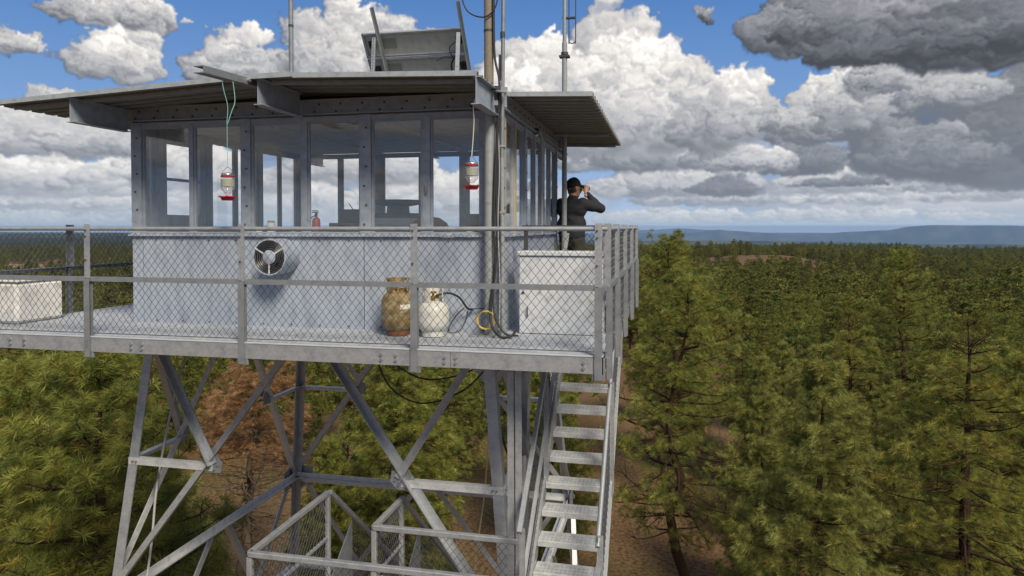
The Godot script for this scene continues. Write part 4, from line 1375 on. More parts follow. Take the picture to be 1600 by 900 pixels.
func make_masts() -> void:
	var m := pipe("antenna_mast", "thick mast at the front right cab corner, grey below and rusty brown above the roof", "mast", [
		["lower_pole", V(0, 0.012, 0), V(0, 2.42, 0), 0.051, "mast_paint"], ["upper_pole", V(-0.005, 2.42, 0), V(-0.012, 5.6, 0), 0.047, "mast_rust"],
		["clamp_ring", V(0, 1.30, 0), V(0, 1.33, 0), 0.054, "mast_paint"], ["clamp_ring", V(0, 0.60, 0), V(0, 0.62, 0), 0.054, "mast_paint"], ["clamp_ring", V(-0.006, 2.98, 0), V(-0.006, 3.0, 0), 0.051, "dark_steel"]], V(2.045, 0, 2.25))
	var mb := MB.new()
	mb.box(V(-0.17, 0.001, -0.10), V(0.20, 0.012, 0.12), 0.003)
	obj("base_plate", mb, M["mast_paint"], m)
	mb = MB.new()                     # bracket that ties the mast to the roof beam
	mb.angle(V(-0.09, 2.40, 0.06), V(0.19, 2.36, 0.06), Vector3.UP, 0.06, 0.006)
	mb.angle(V(0.05, 2.385, 0.07), V(0.19, 2.34, 0.30), Vector3.UP, 0.05, 0.006)
	mb.box(V(-0.06, 2.25, 0.045), V(0.10, 2.30, 0.062), 0.004)
	obj("bracket", mb, M["galvanised"], m)
	var p2 := pipe("conduit_pole", "thin grey conduit pole running up beside the thick mast", "pole", [
		["lower_pipe", V(0, 0.01, 0), V(-0.008, 1.75, 0), 0.021, "mast_paint"], ["upper_pipe", V(-0.008, 1.75, 0), V(0.03, 5.6, 0), 0.020, "galvanised_dull"], ["joint", V(0.0, 2.92, 0), V(0.0, 2.98, 0), 0.024, "dark_steel"]], V(2.172, 0, 2.22))
	for y in [0.5, 1.2, 1.85]:
		mb = MB.new()
		mb.box(V(-0.03, y, -0.026), V(0.03, y + 0.025, 0.024), 0.004)
		obj("strap", mb, M["galvanised"], p2)
	pipe("pipe_stub", "short grey pipe stub standing up between the mast and the conduit pole", "pipe", [["pipe", V(0, 2.30, 0), V(0, 2.77, 0), 0.017, "mast_paint"]], V(2.135, 0, 2.17))
	var p3 := pipe("antenna_pole", "grey antenna pole through the right roof overhang in front of the person", "pole", [
		["lower_pole", V(0, 0.01, 0), V(0, 3.72, 0), 0.037, "mast_paint"], ["upper_pole", V(0, 3.72, 0), V(0, 5.9, 0), 0.028, "mast_paint"], ["clamp", V(0, 3.54, 0), V(0, 3.58, 0), 0.052, "dark_steel"]], V(2.30, 0, -1.12))
	mb = MB.new()
	mb.box(V(-0.075, 3.50, -0.05), V(0.075, 3.535, 0.05), 0.006)
	mb.box(V(-0.03, 4.05, -0.02), V(0.16, 4.08, 0.02), 0.005)
	obj("clamp_arm", mb, M["dark_steel"], p3)
	mb = MB.new()
	var u := []
	for k in 9:
		var a := PI + PI * k / 8
		u.append(V(0.11 + cos(a) * 0.048, 3.75 + sin(a) * 0.048, 0))
	var loop := [V(0.062, 5.2, 0), V(0.062, 4.4, 0)]
	loop.append_array(u)
	loop.append_array([V(0.158, 4.4, 0), V(0.158, 5.2, 0)])
	mb.tube(curve(loop, 3), 0.008, 7)
	obj("folded_dipole", mb, M["dark_steel"], p3)
	pipe("radio_pole", "thin dark pole standing on the roof left of the solar panels", "pole", [["pole", V(0, 2.40, 0), V(0, 5.8, 0), 0.031, "galvanised_dull"], ["joint", V(0, 3.70, 0), V(0, 3.73, 0), 0.034, "dark_steel"]], V(-1.09, 0, 0.5))
	# solar panels, seen from behind, facing away and up
	var s := thing("solar_panels", "pair of tilted solar panels on the roof seen from behind", "solar panel", V(0.96, 2.46, 1.3))
	var x0 := -0.60
	var x1 := 0.60
	var top := V(0, 0.80, 0.20)
	var down := V(0, -0.41, -0.29).normalized()
	var nrm := down.cross(V(1, 0, 0)).normalized()      # towards the camera side
	if nrm.z < 0: nrm = -nrm
	for k in 2:
		var a := top + down * (k * 0.300)
		var b := a + down * 0.285
		var body := MB.new()
		for e in [[a + V(x0, 0, 0), a + V(x1, 0, 0), down], [b + V(x1, 0, 0), b + V(x0, 0, 0), -down], [a + V(x0, 0, 0), b + V(x0, 0, 0), V(1, 0, 0)], [b + V(x1, 0, 0), a + V(x1, 0, 0), V(-1, 0, 0)]]:
			var dd: Vector3 = e[2]
			body.bar(e[0] + dd * 0.012, e[1] + dd * 0.012, 0.024, 0.04, dd)
		var fr := obj("frame", body, M["galvanised"], s)
		var sh := MB.new()
		sh.prof(PackedVector2Array([Vector2(0.012, 0.012), Vector2(x1 - x0 - 0.012, 0.012), Vector2(x1 - x0 - 0.012, 0.273), Vector2(0.012, 0.273)]), a + V(x0, 0, 0) - nrm * 0.012, a + V(x0, 0, 0) - nrm * 0.004, V(1, 0, 0)) if nrm.cross(V(1, 0, 0)).dot(down) > 0 else sh.prof(PackedVector2Array([Vector2(0.012, -0.273), Vector2(x1 - x0 - 0.012, -0.273), Vector2(x1 - x0 - 0.012, -0.012), Vector2(0.012, -0.012)]), a + V(x0, 0, 0) - nrm * 0.012, a + V(x0, 0, 0) - nrm * 0.004, V(1, 0, 0))
		obj("back_sheet", sh, M["panel_back"], fr)
		var cell := MB.new()
		var ca := a + V(x0 + 0.02, 0, 0) + down * 0.015 - nrm * 0.0135
		cell.quad(ca, ca + V(1.16, 0, 0), ca + V(1.16, 0, 0) + down * 0.255, ca + down * 0.255)
		obj("cells", cell, M["panel_cells"], fr)
		var lab := MB.new()
		var la := a + V(x0 + 0.22, 0, 0) + down * 0.07 - nrm * 0.0025
		lab.quad(la, la + down * 0.12, la + down * 0.12 + V(0.17, 0, 0), la + V(0.17, 0, 0))
		obj("sticker", lab, M["panel_label"], fr)
		for bx in [x0 + 0.10, x1 - 0.07]:
			var jb := MB.new()
			jb.bar(a + V(bx, 0, 0) + down * 0.09 + nrm * 0.012, a + V(bx, 0, 0) + down * 0.17 + nrm * 0.012, 0.07, 0.03, V(1, 0, 0))
			obj("junction_box", jb, M["black_plastic"], fr)
	for x in [x0 + 0.20, x1 - 0.015]:
		var r := MB.new()
		var a0 := top + V(x, 0, 0) + nrm * 0.035 - down * 0.30
		r.angle(a0, top + V(x, 0, 0) + nrm * 0.035 + down * 0.80, V(1, 0, 0), 0.035, 0.005)
		obj("mount_rail", r, M["galvanised"], s)
		var l := MB.new()
		var t0 := top + V(x - 0.03, 0, 0) + nrm * 0.07 + down * 0.03
		var b0 := V(x - 0.05, 0.0, t0.z + 0.03)
		l.bar(t0, b0, 0.042, 0.03, V(1, 0, 0))
		var lo := obj("prop_leg", l, M["white_paint" if x > 0 else "galvanised"], s)
		var hm := MB.new()
		for k in 22:
			var p := t0.lerp(b0, (k + 0.5) / 22.0) + V(0, 0, 0.0155)
			hm.tube(PackedVector3Array([p, p + V(0, 0, 0.0012)]), 0.006, 6)
		if x < 0:
			put("bolt_holes", hm.mesh(M["black_plastic"]), lo).set_meta("kind", "stuff")
	var wr := MB.new()
	wr.tube(curve([top + V(0.50, 0, 0) + down * 0.14 + nrm * 0.03, top + V(0.42, 0, 0) + down * 0.2 + nrm * 0.06, top + V(0.44, 0, 0) + down * 0.3 + nrm * 0.06, top + V(0.52, 0, 0) + down * 0.34 + nrm * 0.05]), 0.005, 6)
	wr.tube(curve([top + V(0.46, 0, 0) + down * 0.31 + nrm * 0.05, top + V(0.40, 0, 0) + down * 0.42 + nrm * 0.05, top + V(0.43, 0, 0) + down * 0.62 + nrm * 0.05, top + V(0.50, 0, 0) + down * 0.86 + nrm * 0.05]), 0.010, 6)
	wr.tube(curve([top + V(0.53, 0, 0) + down * 0.34 + nrm * 0.04, top + V(0.35, 0, 0) + down * 0.31 + nrm * 0.04, top + V(0.22, 0, 0) + down * 0.36 + nrm * 0.02]), 0.004, 5)
	obj("wiring", wr, M["rubber"], s)
	# cables on the masts
	cord("antenna_cable", "black coaxial cable hanging in a loop from the top of the thick mast", "cable", [V(1.80, 3.45, 2.32), V(1.79, 3.30, 2.32), V(1.84, 3.18, 2.32), V(1.93, 3.12, 2.32), V(2.03, 3.11, 2.32), V(2.11, 3.18, 2.31), V(2.14, 3.30, 2.30), V(2.13, 3.5, 2.28)], 0.0075, "rubber")
	cord("mast_cable", "black cable running down the thick mast from the roof bracket", "cable", [V(2.10, 3.6, 2.29), V(2.098, 3.02, 2.29), V(2.11, 2.71, 2.29), V(2.155, 2.46, 2.29), V(2.135, 2.0, 2.29), V(2.11, 1.5, 2.30), V(2.105, 1.05, 2.31), V(2.12, 0.66, 2.32), V(2.075, 0.32, 2.33), V(2.10, 0.12, 2.38), V(2.20, 0.022, 2.44), V(2.30, 0.03, 2.42), V(2.33, 0.07, 2.36)], 0.012, "rubber")
	cord("black_hose", "thick black hose hanging beside the conduit pole", "hose", [V(2.165, 2.42, 2.27), V(2.13, 1.9, 2.27), V(2.118, 1.4, 2.275), V(2.125, 0.9, 2.275), V(2.095, 0.45, 2.29), V(2.13, 0.2, 2.36), V(2.24, 0.05, 2.41), V(2.35, 0.02, 2.33)], 0.010, "rubber")
	cord("grey_wire", "pale grey wire clipped to the conduit pole", "cable", [V(2.16, 2.5, 2.25), V(2.135, 2.1, 2.25), V(2.145, 1.6, 2.25), V(2.13, 1.1, 2.25), V(2.15, 0.5, 2.25), V(2.14, 0.06, 2.25)], 0.006, "grey_cable")
	cord("slack_cable", "black slack cable drooping low under the deck", "cable", [V(0.70, -0.2, 1.95), V(0.74, -0.45, 1.9), V(0.86, -0.65, 1.9), V(1.05, -0.77, 1.9), V(1.25, -0.80, 1.9), V(1.50, -0.73, 1.9), V(1.75, -0.58, 1.9), V(2.0, -0.3, 1.9)], 0.009, "rubber")
	cord("slack_cable", "black slack cable in a shallow curve close under the deck", "cable", [V(0.55, -0.3, 1.5), V(0.78, -0.50, 1.5), V(1.08, -0.63, 1.5), V(1.4, -0.60, 1.5), V(1.7, -0.48, 1.5), V(1.95, -0.25, 1.5)], 0.009, "rubber")
	cord("leg_cable", "black cable running down behind the front right tower leg", "cable", [V(1.93, -0.2, 1.6), V(1.95, -0.63, 1.6), V(2.02, -1.18, 1.6), V(2.13, -1.6, 1.6), V(2.16, -2.4, 1.62), V(2.2, -4.0, 1.7), V(2.5, -8.0, 2.0), V(2.7, -13.0, 2.2)], 0.012, "rubber")
	cord("tan_rope", "pale tan rope hanging down inside the tower", "rope", [V(1.87, -1.05, 1.6), V(1.83, -1.75, 1.6), V(1.74, -2.4, 1.6), V(1.66, -3.0, 1.6), V(1.4, -4.4, 1.6)], 0.008, "tan_rope")
	cord("tower_conduit", "slim grey conduit slanting down the left side of the tower", "conduit", [V(-2.09, -0.2, 1.18), V(-2.1, -0.55, 1.32), V(-2.1, -1.2, 1.60), V(-2.1, -2.0, 1.84), V(-2.12, -2.9, 1.97), V(-2.3, -5.0, 2.3)], 0.014, "grey_cable")
	# small outside lamp fitting under the right eaves, unlit
	var lp := thing("outside_lamp", "small unlit lamp on a thin conduit under the right eaves", "lamp", V(2.19, 2.24, 0.33))
	mb = MB.new()
	mb.tube(PackedVector3Array([V(0.02, -1.25, -0.1), V(0.02, -0.05, -0.1), V(0.0, 0.03, 0)]), 0.013, 8)
	obj("conduit", mb, M["grey_cable"], lp)
	mb = MB.new()
	mb.lathe([Vector2(0.0, -0.02), Vector2(0.034, 0.0), Vector2(0.04, 0.04), Vector2(0.02, 0.06), Vector2(0.0, 0.06)], 14, Transform3D(Basis(Vector3.RIGHT, 0.5), V(-0.03, 0.0, 0.02)))
	obj("shade", mb, M["dark_steel"], lp)
	mb = MB.new()
	mb.lathe([Vector2(0.0, -0.045), Vector2(0.022, -0.03), Vector2(0.026, -0.01), Vector2(0.0, 0.01)], 12, Transform3D(Basis(Vector3.RIGHT, 0.5), V(-0.03, -0.01, 0.03)))
	obj("bulb", mb, M["paper"], lp)

# ------------------------------------------------------------------ inside the cab
func make_inside() -> void:
	var c := thing("counter", "long grey counter along the inside of the front windows", "counter", V(0, 0.026, 1.85))
	var mb := MB.new()
	mb.box(V(-1.3, 0.88, -0.20), V(1.95, 0.915, 0.215), 0.004)
	obj("top", mb, M["wood"], c)
	for x in [-1.25, 0.3, 1.9]:
		mb = MB.new()
		mb.box(V(x - 0.02, 0.0, -0.18), V(x + 0.02, 0.878, 0.20), 0.003)
		obj("support", mb, M["wood"], c)
	c = thing("back_counter", "low counter along the inside of the back windows", "counter", V(0, 0.026, -1.2))
	mb = MB.new()
	mb.box(V(-1.95, 0.88, -0.26), V(1.95, 0.915, 0.22), 0.004)
	obj("top", mb, M["wood"], c)
	mb = MB.new()
	mb.box(V(-1.93, 0.0, -0.24), V(1.93, 0.878, 0.18), 0.003)
	obj("cupboard", mb, M["inside_paint"], c)
	# fire finder on its stand
	var f := thing("fire_finder", "fire finder with round map plate and upright sight on a stand in the cab", "fire finder", V(0.14, 0.026, -0.15))
	mb = MB.new()
	mb.box(V(-0.28, 0.0, -0.28), V(0.28, 1.16, 0.28), 0.006)
	obj("stand", mb, M["inside_paint"], f)
	mb = MB.new()
	mb.lathe([Vector2(0.0, 1.162), Vector2(0.25, 1.162), Vector2(0.25, 1.20), Vector2(0.16, 1.23), Vector2(0.15, 1.33), Vector2(0.32, 1.36), Vector2(0.33, 1.40), Vector2(0.32, 1.415), Vector2(0.0, 1.415)], 32)
	obj("map_plate", mb, M["dark_steel"], f)
	mb = MB.new()
	mb.box(V(0.30, 1.418, -0.014), V(0.325, 1.72, 0.014), 0.003)
	obj("rear_sight", mb, M["brass"], f)
	mb = MB.new()
	mb.box(V(-0.325, 1.418, -0.014), V(-0.30, 1.52, 0.014), 0.003)
	obj("front_sight", mb, M["brass"], f)
	# cooker
	var s := thing("cooker", "small cream gas cooker inside the cab behind the middle window", "cooker", V(0.42, 0.026, 0.62))
	mb = MB.new()
	mb.box(V(-0.36, 0.0, -0.28), V(0.30, 1.16, 0.27), 0.012)
	obj("body", mb, M["appliance"], s)
	mb = MB.new()
	mb.box(V(-0.30, 0.62, 0.272), V(0.24, 1.08, 0.29), 0.008)
	obj("oven_door", mb, M["inside_paint"], s)
	mb = MB.new()
	mb.box(V(-0.35, 1.162, -0.27), V(0.29, 1.20, 0.25), 0.01)
	for x in [-0.2, 0.14]:
		for z in [-0.14, 0.12]:
			mb.lathe([Vector2(0.10, 1.202), Vector2(0.10, 1.222), Vector2(0.085, 1.222), Vector2(0.085, 1.202)], 14, Transform3D(Basis(), V(x, 0, z)))
	obj("hob", mb, M["dark_steel"], s)
	# armchair back, brown
	var ch := thing("chair", "brown rounded chair back showing above the sill in the cab", "chair", V(1.12, 0.026, 1.38))
	mb = MB.new()
	var poly := PackedVector2Array([Vector2(-0.24, 0.45), Vector2(0.24, 0.45), Vector2(0.245, 0.98), Vector2(0.20, 1.09), Vector2(0.11, 1.15), Vector2(0.0, 1.165), Vector2(-0.11, 1.15), Vector2(-0.20, 1.09), Vector2(-0.245, 0.98)])
	mb.prof(poly, V(0, 0, -0.04), V(0, 0, 0.04), V(1, 0, 0))
	obj("backrest", mb, M["cushion"], ch)
	mb = MB.new()
	mb.box(V(-0.24, 0.42, -0.46), V(0.24, 0.50, -0.045), 0.03)
	obj("seat", mb, M["cushion"], ch)
	for x in [-0.2, 0.2]:
		for z in [-0.42, -0.05]:
			mb = MB.new()
			mb.tube(PackedVector3Array([V(x, 0, z), V(x, 0.42, z)]), 0.016, 8)
			obj("leg", mb, M["dark_steel"], ch)
	# extinguisher
	var e := thing("fire_extinguisher", "red fire extinguisher standing on the counter inside the front window", "fire extinguisher", V(0.0, 0.942, 1.9))
	mb = MB.new()
	mb.lathe([Vector2(0.0, 0.0), Vector2(0.043, 0.0), Vector2(0.045, 0.006), Vector2(0.045, 0.20), Vector2(0.035, 0.225), Vector2(0.016, 0.235), Vector2(0.016, 0.25), Vector2(0.0, 0.25)], 20)
	obj("cylinder", mb, M["red_paint"], e)
	mb = MB.new()
	mb.box(V(-0.012, 0.251, -0.012), V(0.012, 0.285, 0.012), 0.003)
	mb.box(V(-0.05, 0.286, -0.008), V(0.03, 0.296, 0.008), 0.002)
	mb.box(V(-0.045, 0.302, -0.008), V(0.02, 0.312, 0.008), 0.002)
	obj("valve_handle", mb, M["black_plastic"], e)
	mb = MB.new()
	mb.tube(curve([V(-0.015, 0.255, 0.0), V(-0.06, 0.22, 0.01), V(-0.072, 0.12, 0.01), V(-0.062, 0.05, 0.01)]), 0.007, 6)
	obj("hose", mb, M["rubber"], e)
	# radio and boxes
	var r := thing("radio_set", "dark radio set with a red-lidded tin on it inside the cab", "radio", V(-0.34, 0.026, 0.25))
	mb = MB.new()
	mb.box(V(-0.25, 0.0, -0.2), V(0.2, 1.10, 0.2), 0.006)
	obj("cabinet", mb, M["wood"], r)
	mb = MB.new()
	mb.box(V(-0.14, 1.102, -0.14), V(0.16, 1.28, 0.16), 0.01)
	obj("case", mb, M["dark_steel"], r)
	mb = MB.new()
	mb.tube(PackedVector3Array([V(0.0, 1.28, 0), V(-0.05, 1.36, 0.02)]), 0.006, 6)
	obj("aerial", mb, M["black_plastic"], r)
	var bx := thing("carton", "brown carton on the back counter near the right corner", "box", V(1.06, 0.942, -1.15))
	mb = MB.new()
	mb.box(V(-0.16, 0, -0.12), V(0.16, 0.30, 0.12), 0.004)
	obj("body", mb, M["wood"], bx)
	mb = MB.new()
	mb.box(V(-0.165, 0.301, -0.125), V(0.165, 0.325, 0.125), 0.004)
	obj("lid", mb, M["weathered_wood"], bx)
	for k in 5:
		var j := thing("jar", ["clear jar with a pale lid at the left of the counter", "white mug on the counter beside the left jar", "short tin can behind the fan on the counter", "small pale jar near the right window", "low white dish near the window handle"][k], ["jar", "mug", "tin", "jar", "dish"][k], V([-0.56, -0.70, -0.30, 1.75, 1.50][k], 0.942, [1.88, 1.9, 1.86, 1.9, 1.92][k]))
		var h: float = [0.20, 0.10, 0.12, 0.13, 0.07][k]
		var w: float = [0.045, 0.04, 0.036, 0.04, 0.075][k]
		mb = MB.new()
		mb.lathe([Vector2(0, 0), Vector2(w, 0), Vector2(w, h * 0.82), Vector2(w * 0.8, h * 0.9), Vector2(0, h * 0.9)], 16)
		obj("body", mb, M[["white_plastic", "white_plastic", "galvanised_dull", "paper", "white_plastic"][k]], j)
		mb = MB.new()
		mb.lathe([Vector2(0, h * 0.9 + 0.001), Vector2(w * 0.86, h * 0.9 + 0.001), Vector2(w * 0.86, h), Vector2(0, h)], 16)
		obj("lid", mb, M[["wood", "white_plastic", "dark_steel", "red_paint", "white_plastic"][k]], j)

# ------------------------------------------------------------------ the person
func sdf_mesh(bones: Array, cell: float, k: float, mt: String) -> MB:
	# bones: [a, b, radius at a, radius at b]; joined by a smooth minimum, meshed as surface nets
	var lo := V(1e9, 1e9, 1e9)
	var hi := -lo
	for b in bones:
		var m: float = maxf(b[2], b[3]) + cell * 3.0
		lo = lo.min(b[0] - V(m, m, m)).min(b[1] - V(m, m, m))
		hi = hi.max(b[0] + V(m, m, m)).max(b[1] + V(m, m, m))
	var nx := int((hi.x - lo.x) / cell) + 2
	var ny := int((hi.y - lo.y) / cell) + 2
	var nz := int((hi.z - lo.z) / cell) + 2
	var f := PackedFloat32Array()
	f.resize(nx * ny * nz)
	f.fill(1.0)
	for b in bones:
		var a: Vector3 = b[0]
		var ba: Vector3 = b[1] - a
		var ra: float = b[2]
		var dr: float = b[3] - ra
		var den := maxf(ba.length_squared(), 1e-9)
		var m: float = maxf(b[2], b[3]) + maxf(k * 1.2, cell * 2.5)
		var l: Vector3 = (b[0].min(b[1]) - V(m, m, m) - lo) / cell
		var h: Vector3 = (b[0].max(b[1]) + V(m, m, m) - lo) / cell
		for x in range(maxi(0, int(l.x)), mini(nx, int(h.x) + 2)):
			for y in range(maxi(0, int(l.y)), mini(ny, int(h.y) + 2)):
				var at := (x * ny + y) * nz
				for z in range(maxi(0, int(l.z)), mini(nz, int(h.z) + 2)):
					var pa := lo + V(x, y, z) * cell - a
					var t := clampf(pa.dot(ba) / den, 0.0, 1.0)
					var d := (pa - ba * t).length() - ra - dr * t
					var o := f[at + z]
					var e := maxf(k - absf(d - o), 0.0) / k
					f[at + z] = minf(d, o) - e * e * k * 0.25
	var idx := {}
	var vs := PackedVector3Array()
	var ns := PackedVector3Array()
	for x in nx - 1:
		for y in ny - 1:
			var row := (x * ny + y) * nz
			for z in nz - 1:
				var q := row + z
				var v0 := f[q]; var v1 := f[q + 1]; var v2 := f[q + nz]; var v3 := f[q + nz + 1]
				var q2 := q + ny * nz
				var v4 := f[q2]; var v5 := f[q2 + 1]; var v6 := f[q2 + nz]; var v7 := f[q2 + nz + 1]
				var neg := int(v0 < 0) + int(v1 < 0) + int(v2 < 0) + int(v3 < 0) + int(v4 < 0) + int(v5 < 0) + int(v6 < 0) + int(v7 < 0)
				if neg == 0 or neg == 8: continue
				var c := [v0, v1, v2, v3, v4, v5, v6, v7]
				var s := Vector3.ZERO
				var cnt := 0
				for e in [[0, 1], [2, 3], [4, 5], [6, 7], [0, 2], [1, 3], [4, 6], [5, 7], [0, 4], [1, 5], [2, 6], [3, 7]]:
					var a: float = c[e[0]]
					var b: float = c[e[1]]
					if (a < 0) != (b < 0):
						var t := a / (a - b)
						var pa := V(e[0] >> 2, (e[0] >> 1) & 1, e[0] & 1)
						var pb := V(e[1] >> 2, (e[1] >> 1) & 1, e[1] & 1)
						s += pa.lerp(pb, t)
						cnt += 1
				idx[q] = vs.size()
				vs.push_back(lo + (V(x, y, z) + s / cnt) * cell)
				ns.push_back(V(v4 + v5 + v6 + v7 - v0 - v1 - v2 - v3, v2 + v3 + v6 + v7 - v0 - v1 - v4 - v5, v1 + v3 + v5 + v7 - v0 - v2 - v4 - v6).normalized())
	var out := MB.new()
	var put4 := func(a: int, b: int, c: int, d: int) -> void:
		var n := ns[a] + ns[b] + ns[c] + ns[d]
		if (vs[b] - vs[a]).cross(vs[c] - vs[a]).dot(n) < 0:
			var t := b
			b = d
			d = t
		out.smooth(vs[a], vs[b], vs[c], ns[a], ns[b], ns[c])
		out.smooth(vs[a], vs[c], vs[d], ns[a], ns[c], ns[d])
	for q in idx:
		var z: int = q % nz
		var y: int = (q / nz) % ny
		var x: int = q / (nz * ny)
		var s0 := f[q] < 0
		if y > 0 and z > 0 and (f[q + ny * nz] < 0) != s0 and idx.has(q - nz) and idx.has(q - 1) and idx.has(q - nz - 1):
			put4.call(idx[q], idx[q - nz], idx[q - nz - 1], idx[q - 1])
		if x > 0 and z > 0 and (f[q + nz] < 0) != s0 and idx.has(q - ny * nz) and idx.has(q - 1) and idx.has(q - ny * nz - 1):
			put4.call(idx[q], idx[q - ny * nz], idx[q - ny * nz - 1], idx[q - 1])
		if x > 0 and y > 0 and (f[q + 1] < 0) != s0 and idx.has(q - ny * nz) and idx.has(q - nz) and idx.has(q - ny * nz - nz):
			put4.call(idx[q], idx[q - ny * nz], idx[q - ny * nz - nz], idx[q - nz])
	return out

func hand_bones(wrist: Vector3, palm_dir: Vector3, out: Vector3, thumb_side: Vector3) -> Array:
	# fingers curl from the end of the palm round to the inside (-out)
	var b := []
	var knuckle := wrist + palm_dir * 0.085
	b.append([wrist, knuckle, 0.024, 0.026])
	b.append([wrist + thumb_side * 0.012, knuckle + thumb_side * 0.024, 0.020, 0.017])
	b.append([wrist - thumb_side * 0.010, knuckle - thumb_side * 0.026, 0.018, 0.015])
	for i in 4:
		var s := (1.5 - i) * 0.0195
		var l: float = [0.040, 0.046, 0.042, 0.032][i]
		var p0 := knuckle + thumb_side * s
		var p1 := p0 + (palm_dir * 0.86 - out * 0.45).normalized() * l
		var p2 := p1 + (palm_dir * 0.25 - out * 0.95).normalized() * l * 0.7
		var p3 := p2 + (-palm_dir * 0.3 - out * 0.9).normalized() * l * 0.55
		b.append([p0, p1, 0.0095, 0.0088])
		b.append([p1, p2, 0.0088, 0.0080])
		b.append([p2, p3, 0.0080, 0.0070])
	var t0 := wrist + palm_dir * 0.03 + thumb_side * 0.022
	var t1 := t0 + (thumb_side * 0.75 + palm_dir * 0.5 - out * 0.45).normalized() * 0.042
	var t2 := t1 + (palm_dir * 0.7 - out * 0.7).normalized() * 0.032
	b.append([t0, t1, 0.0125, 0.0105])
	b.append([t1, t2, 0.0105, 0.0085])
	return b

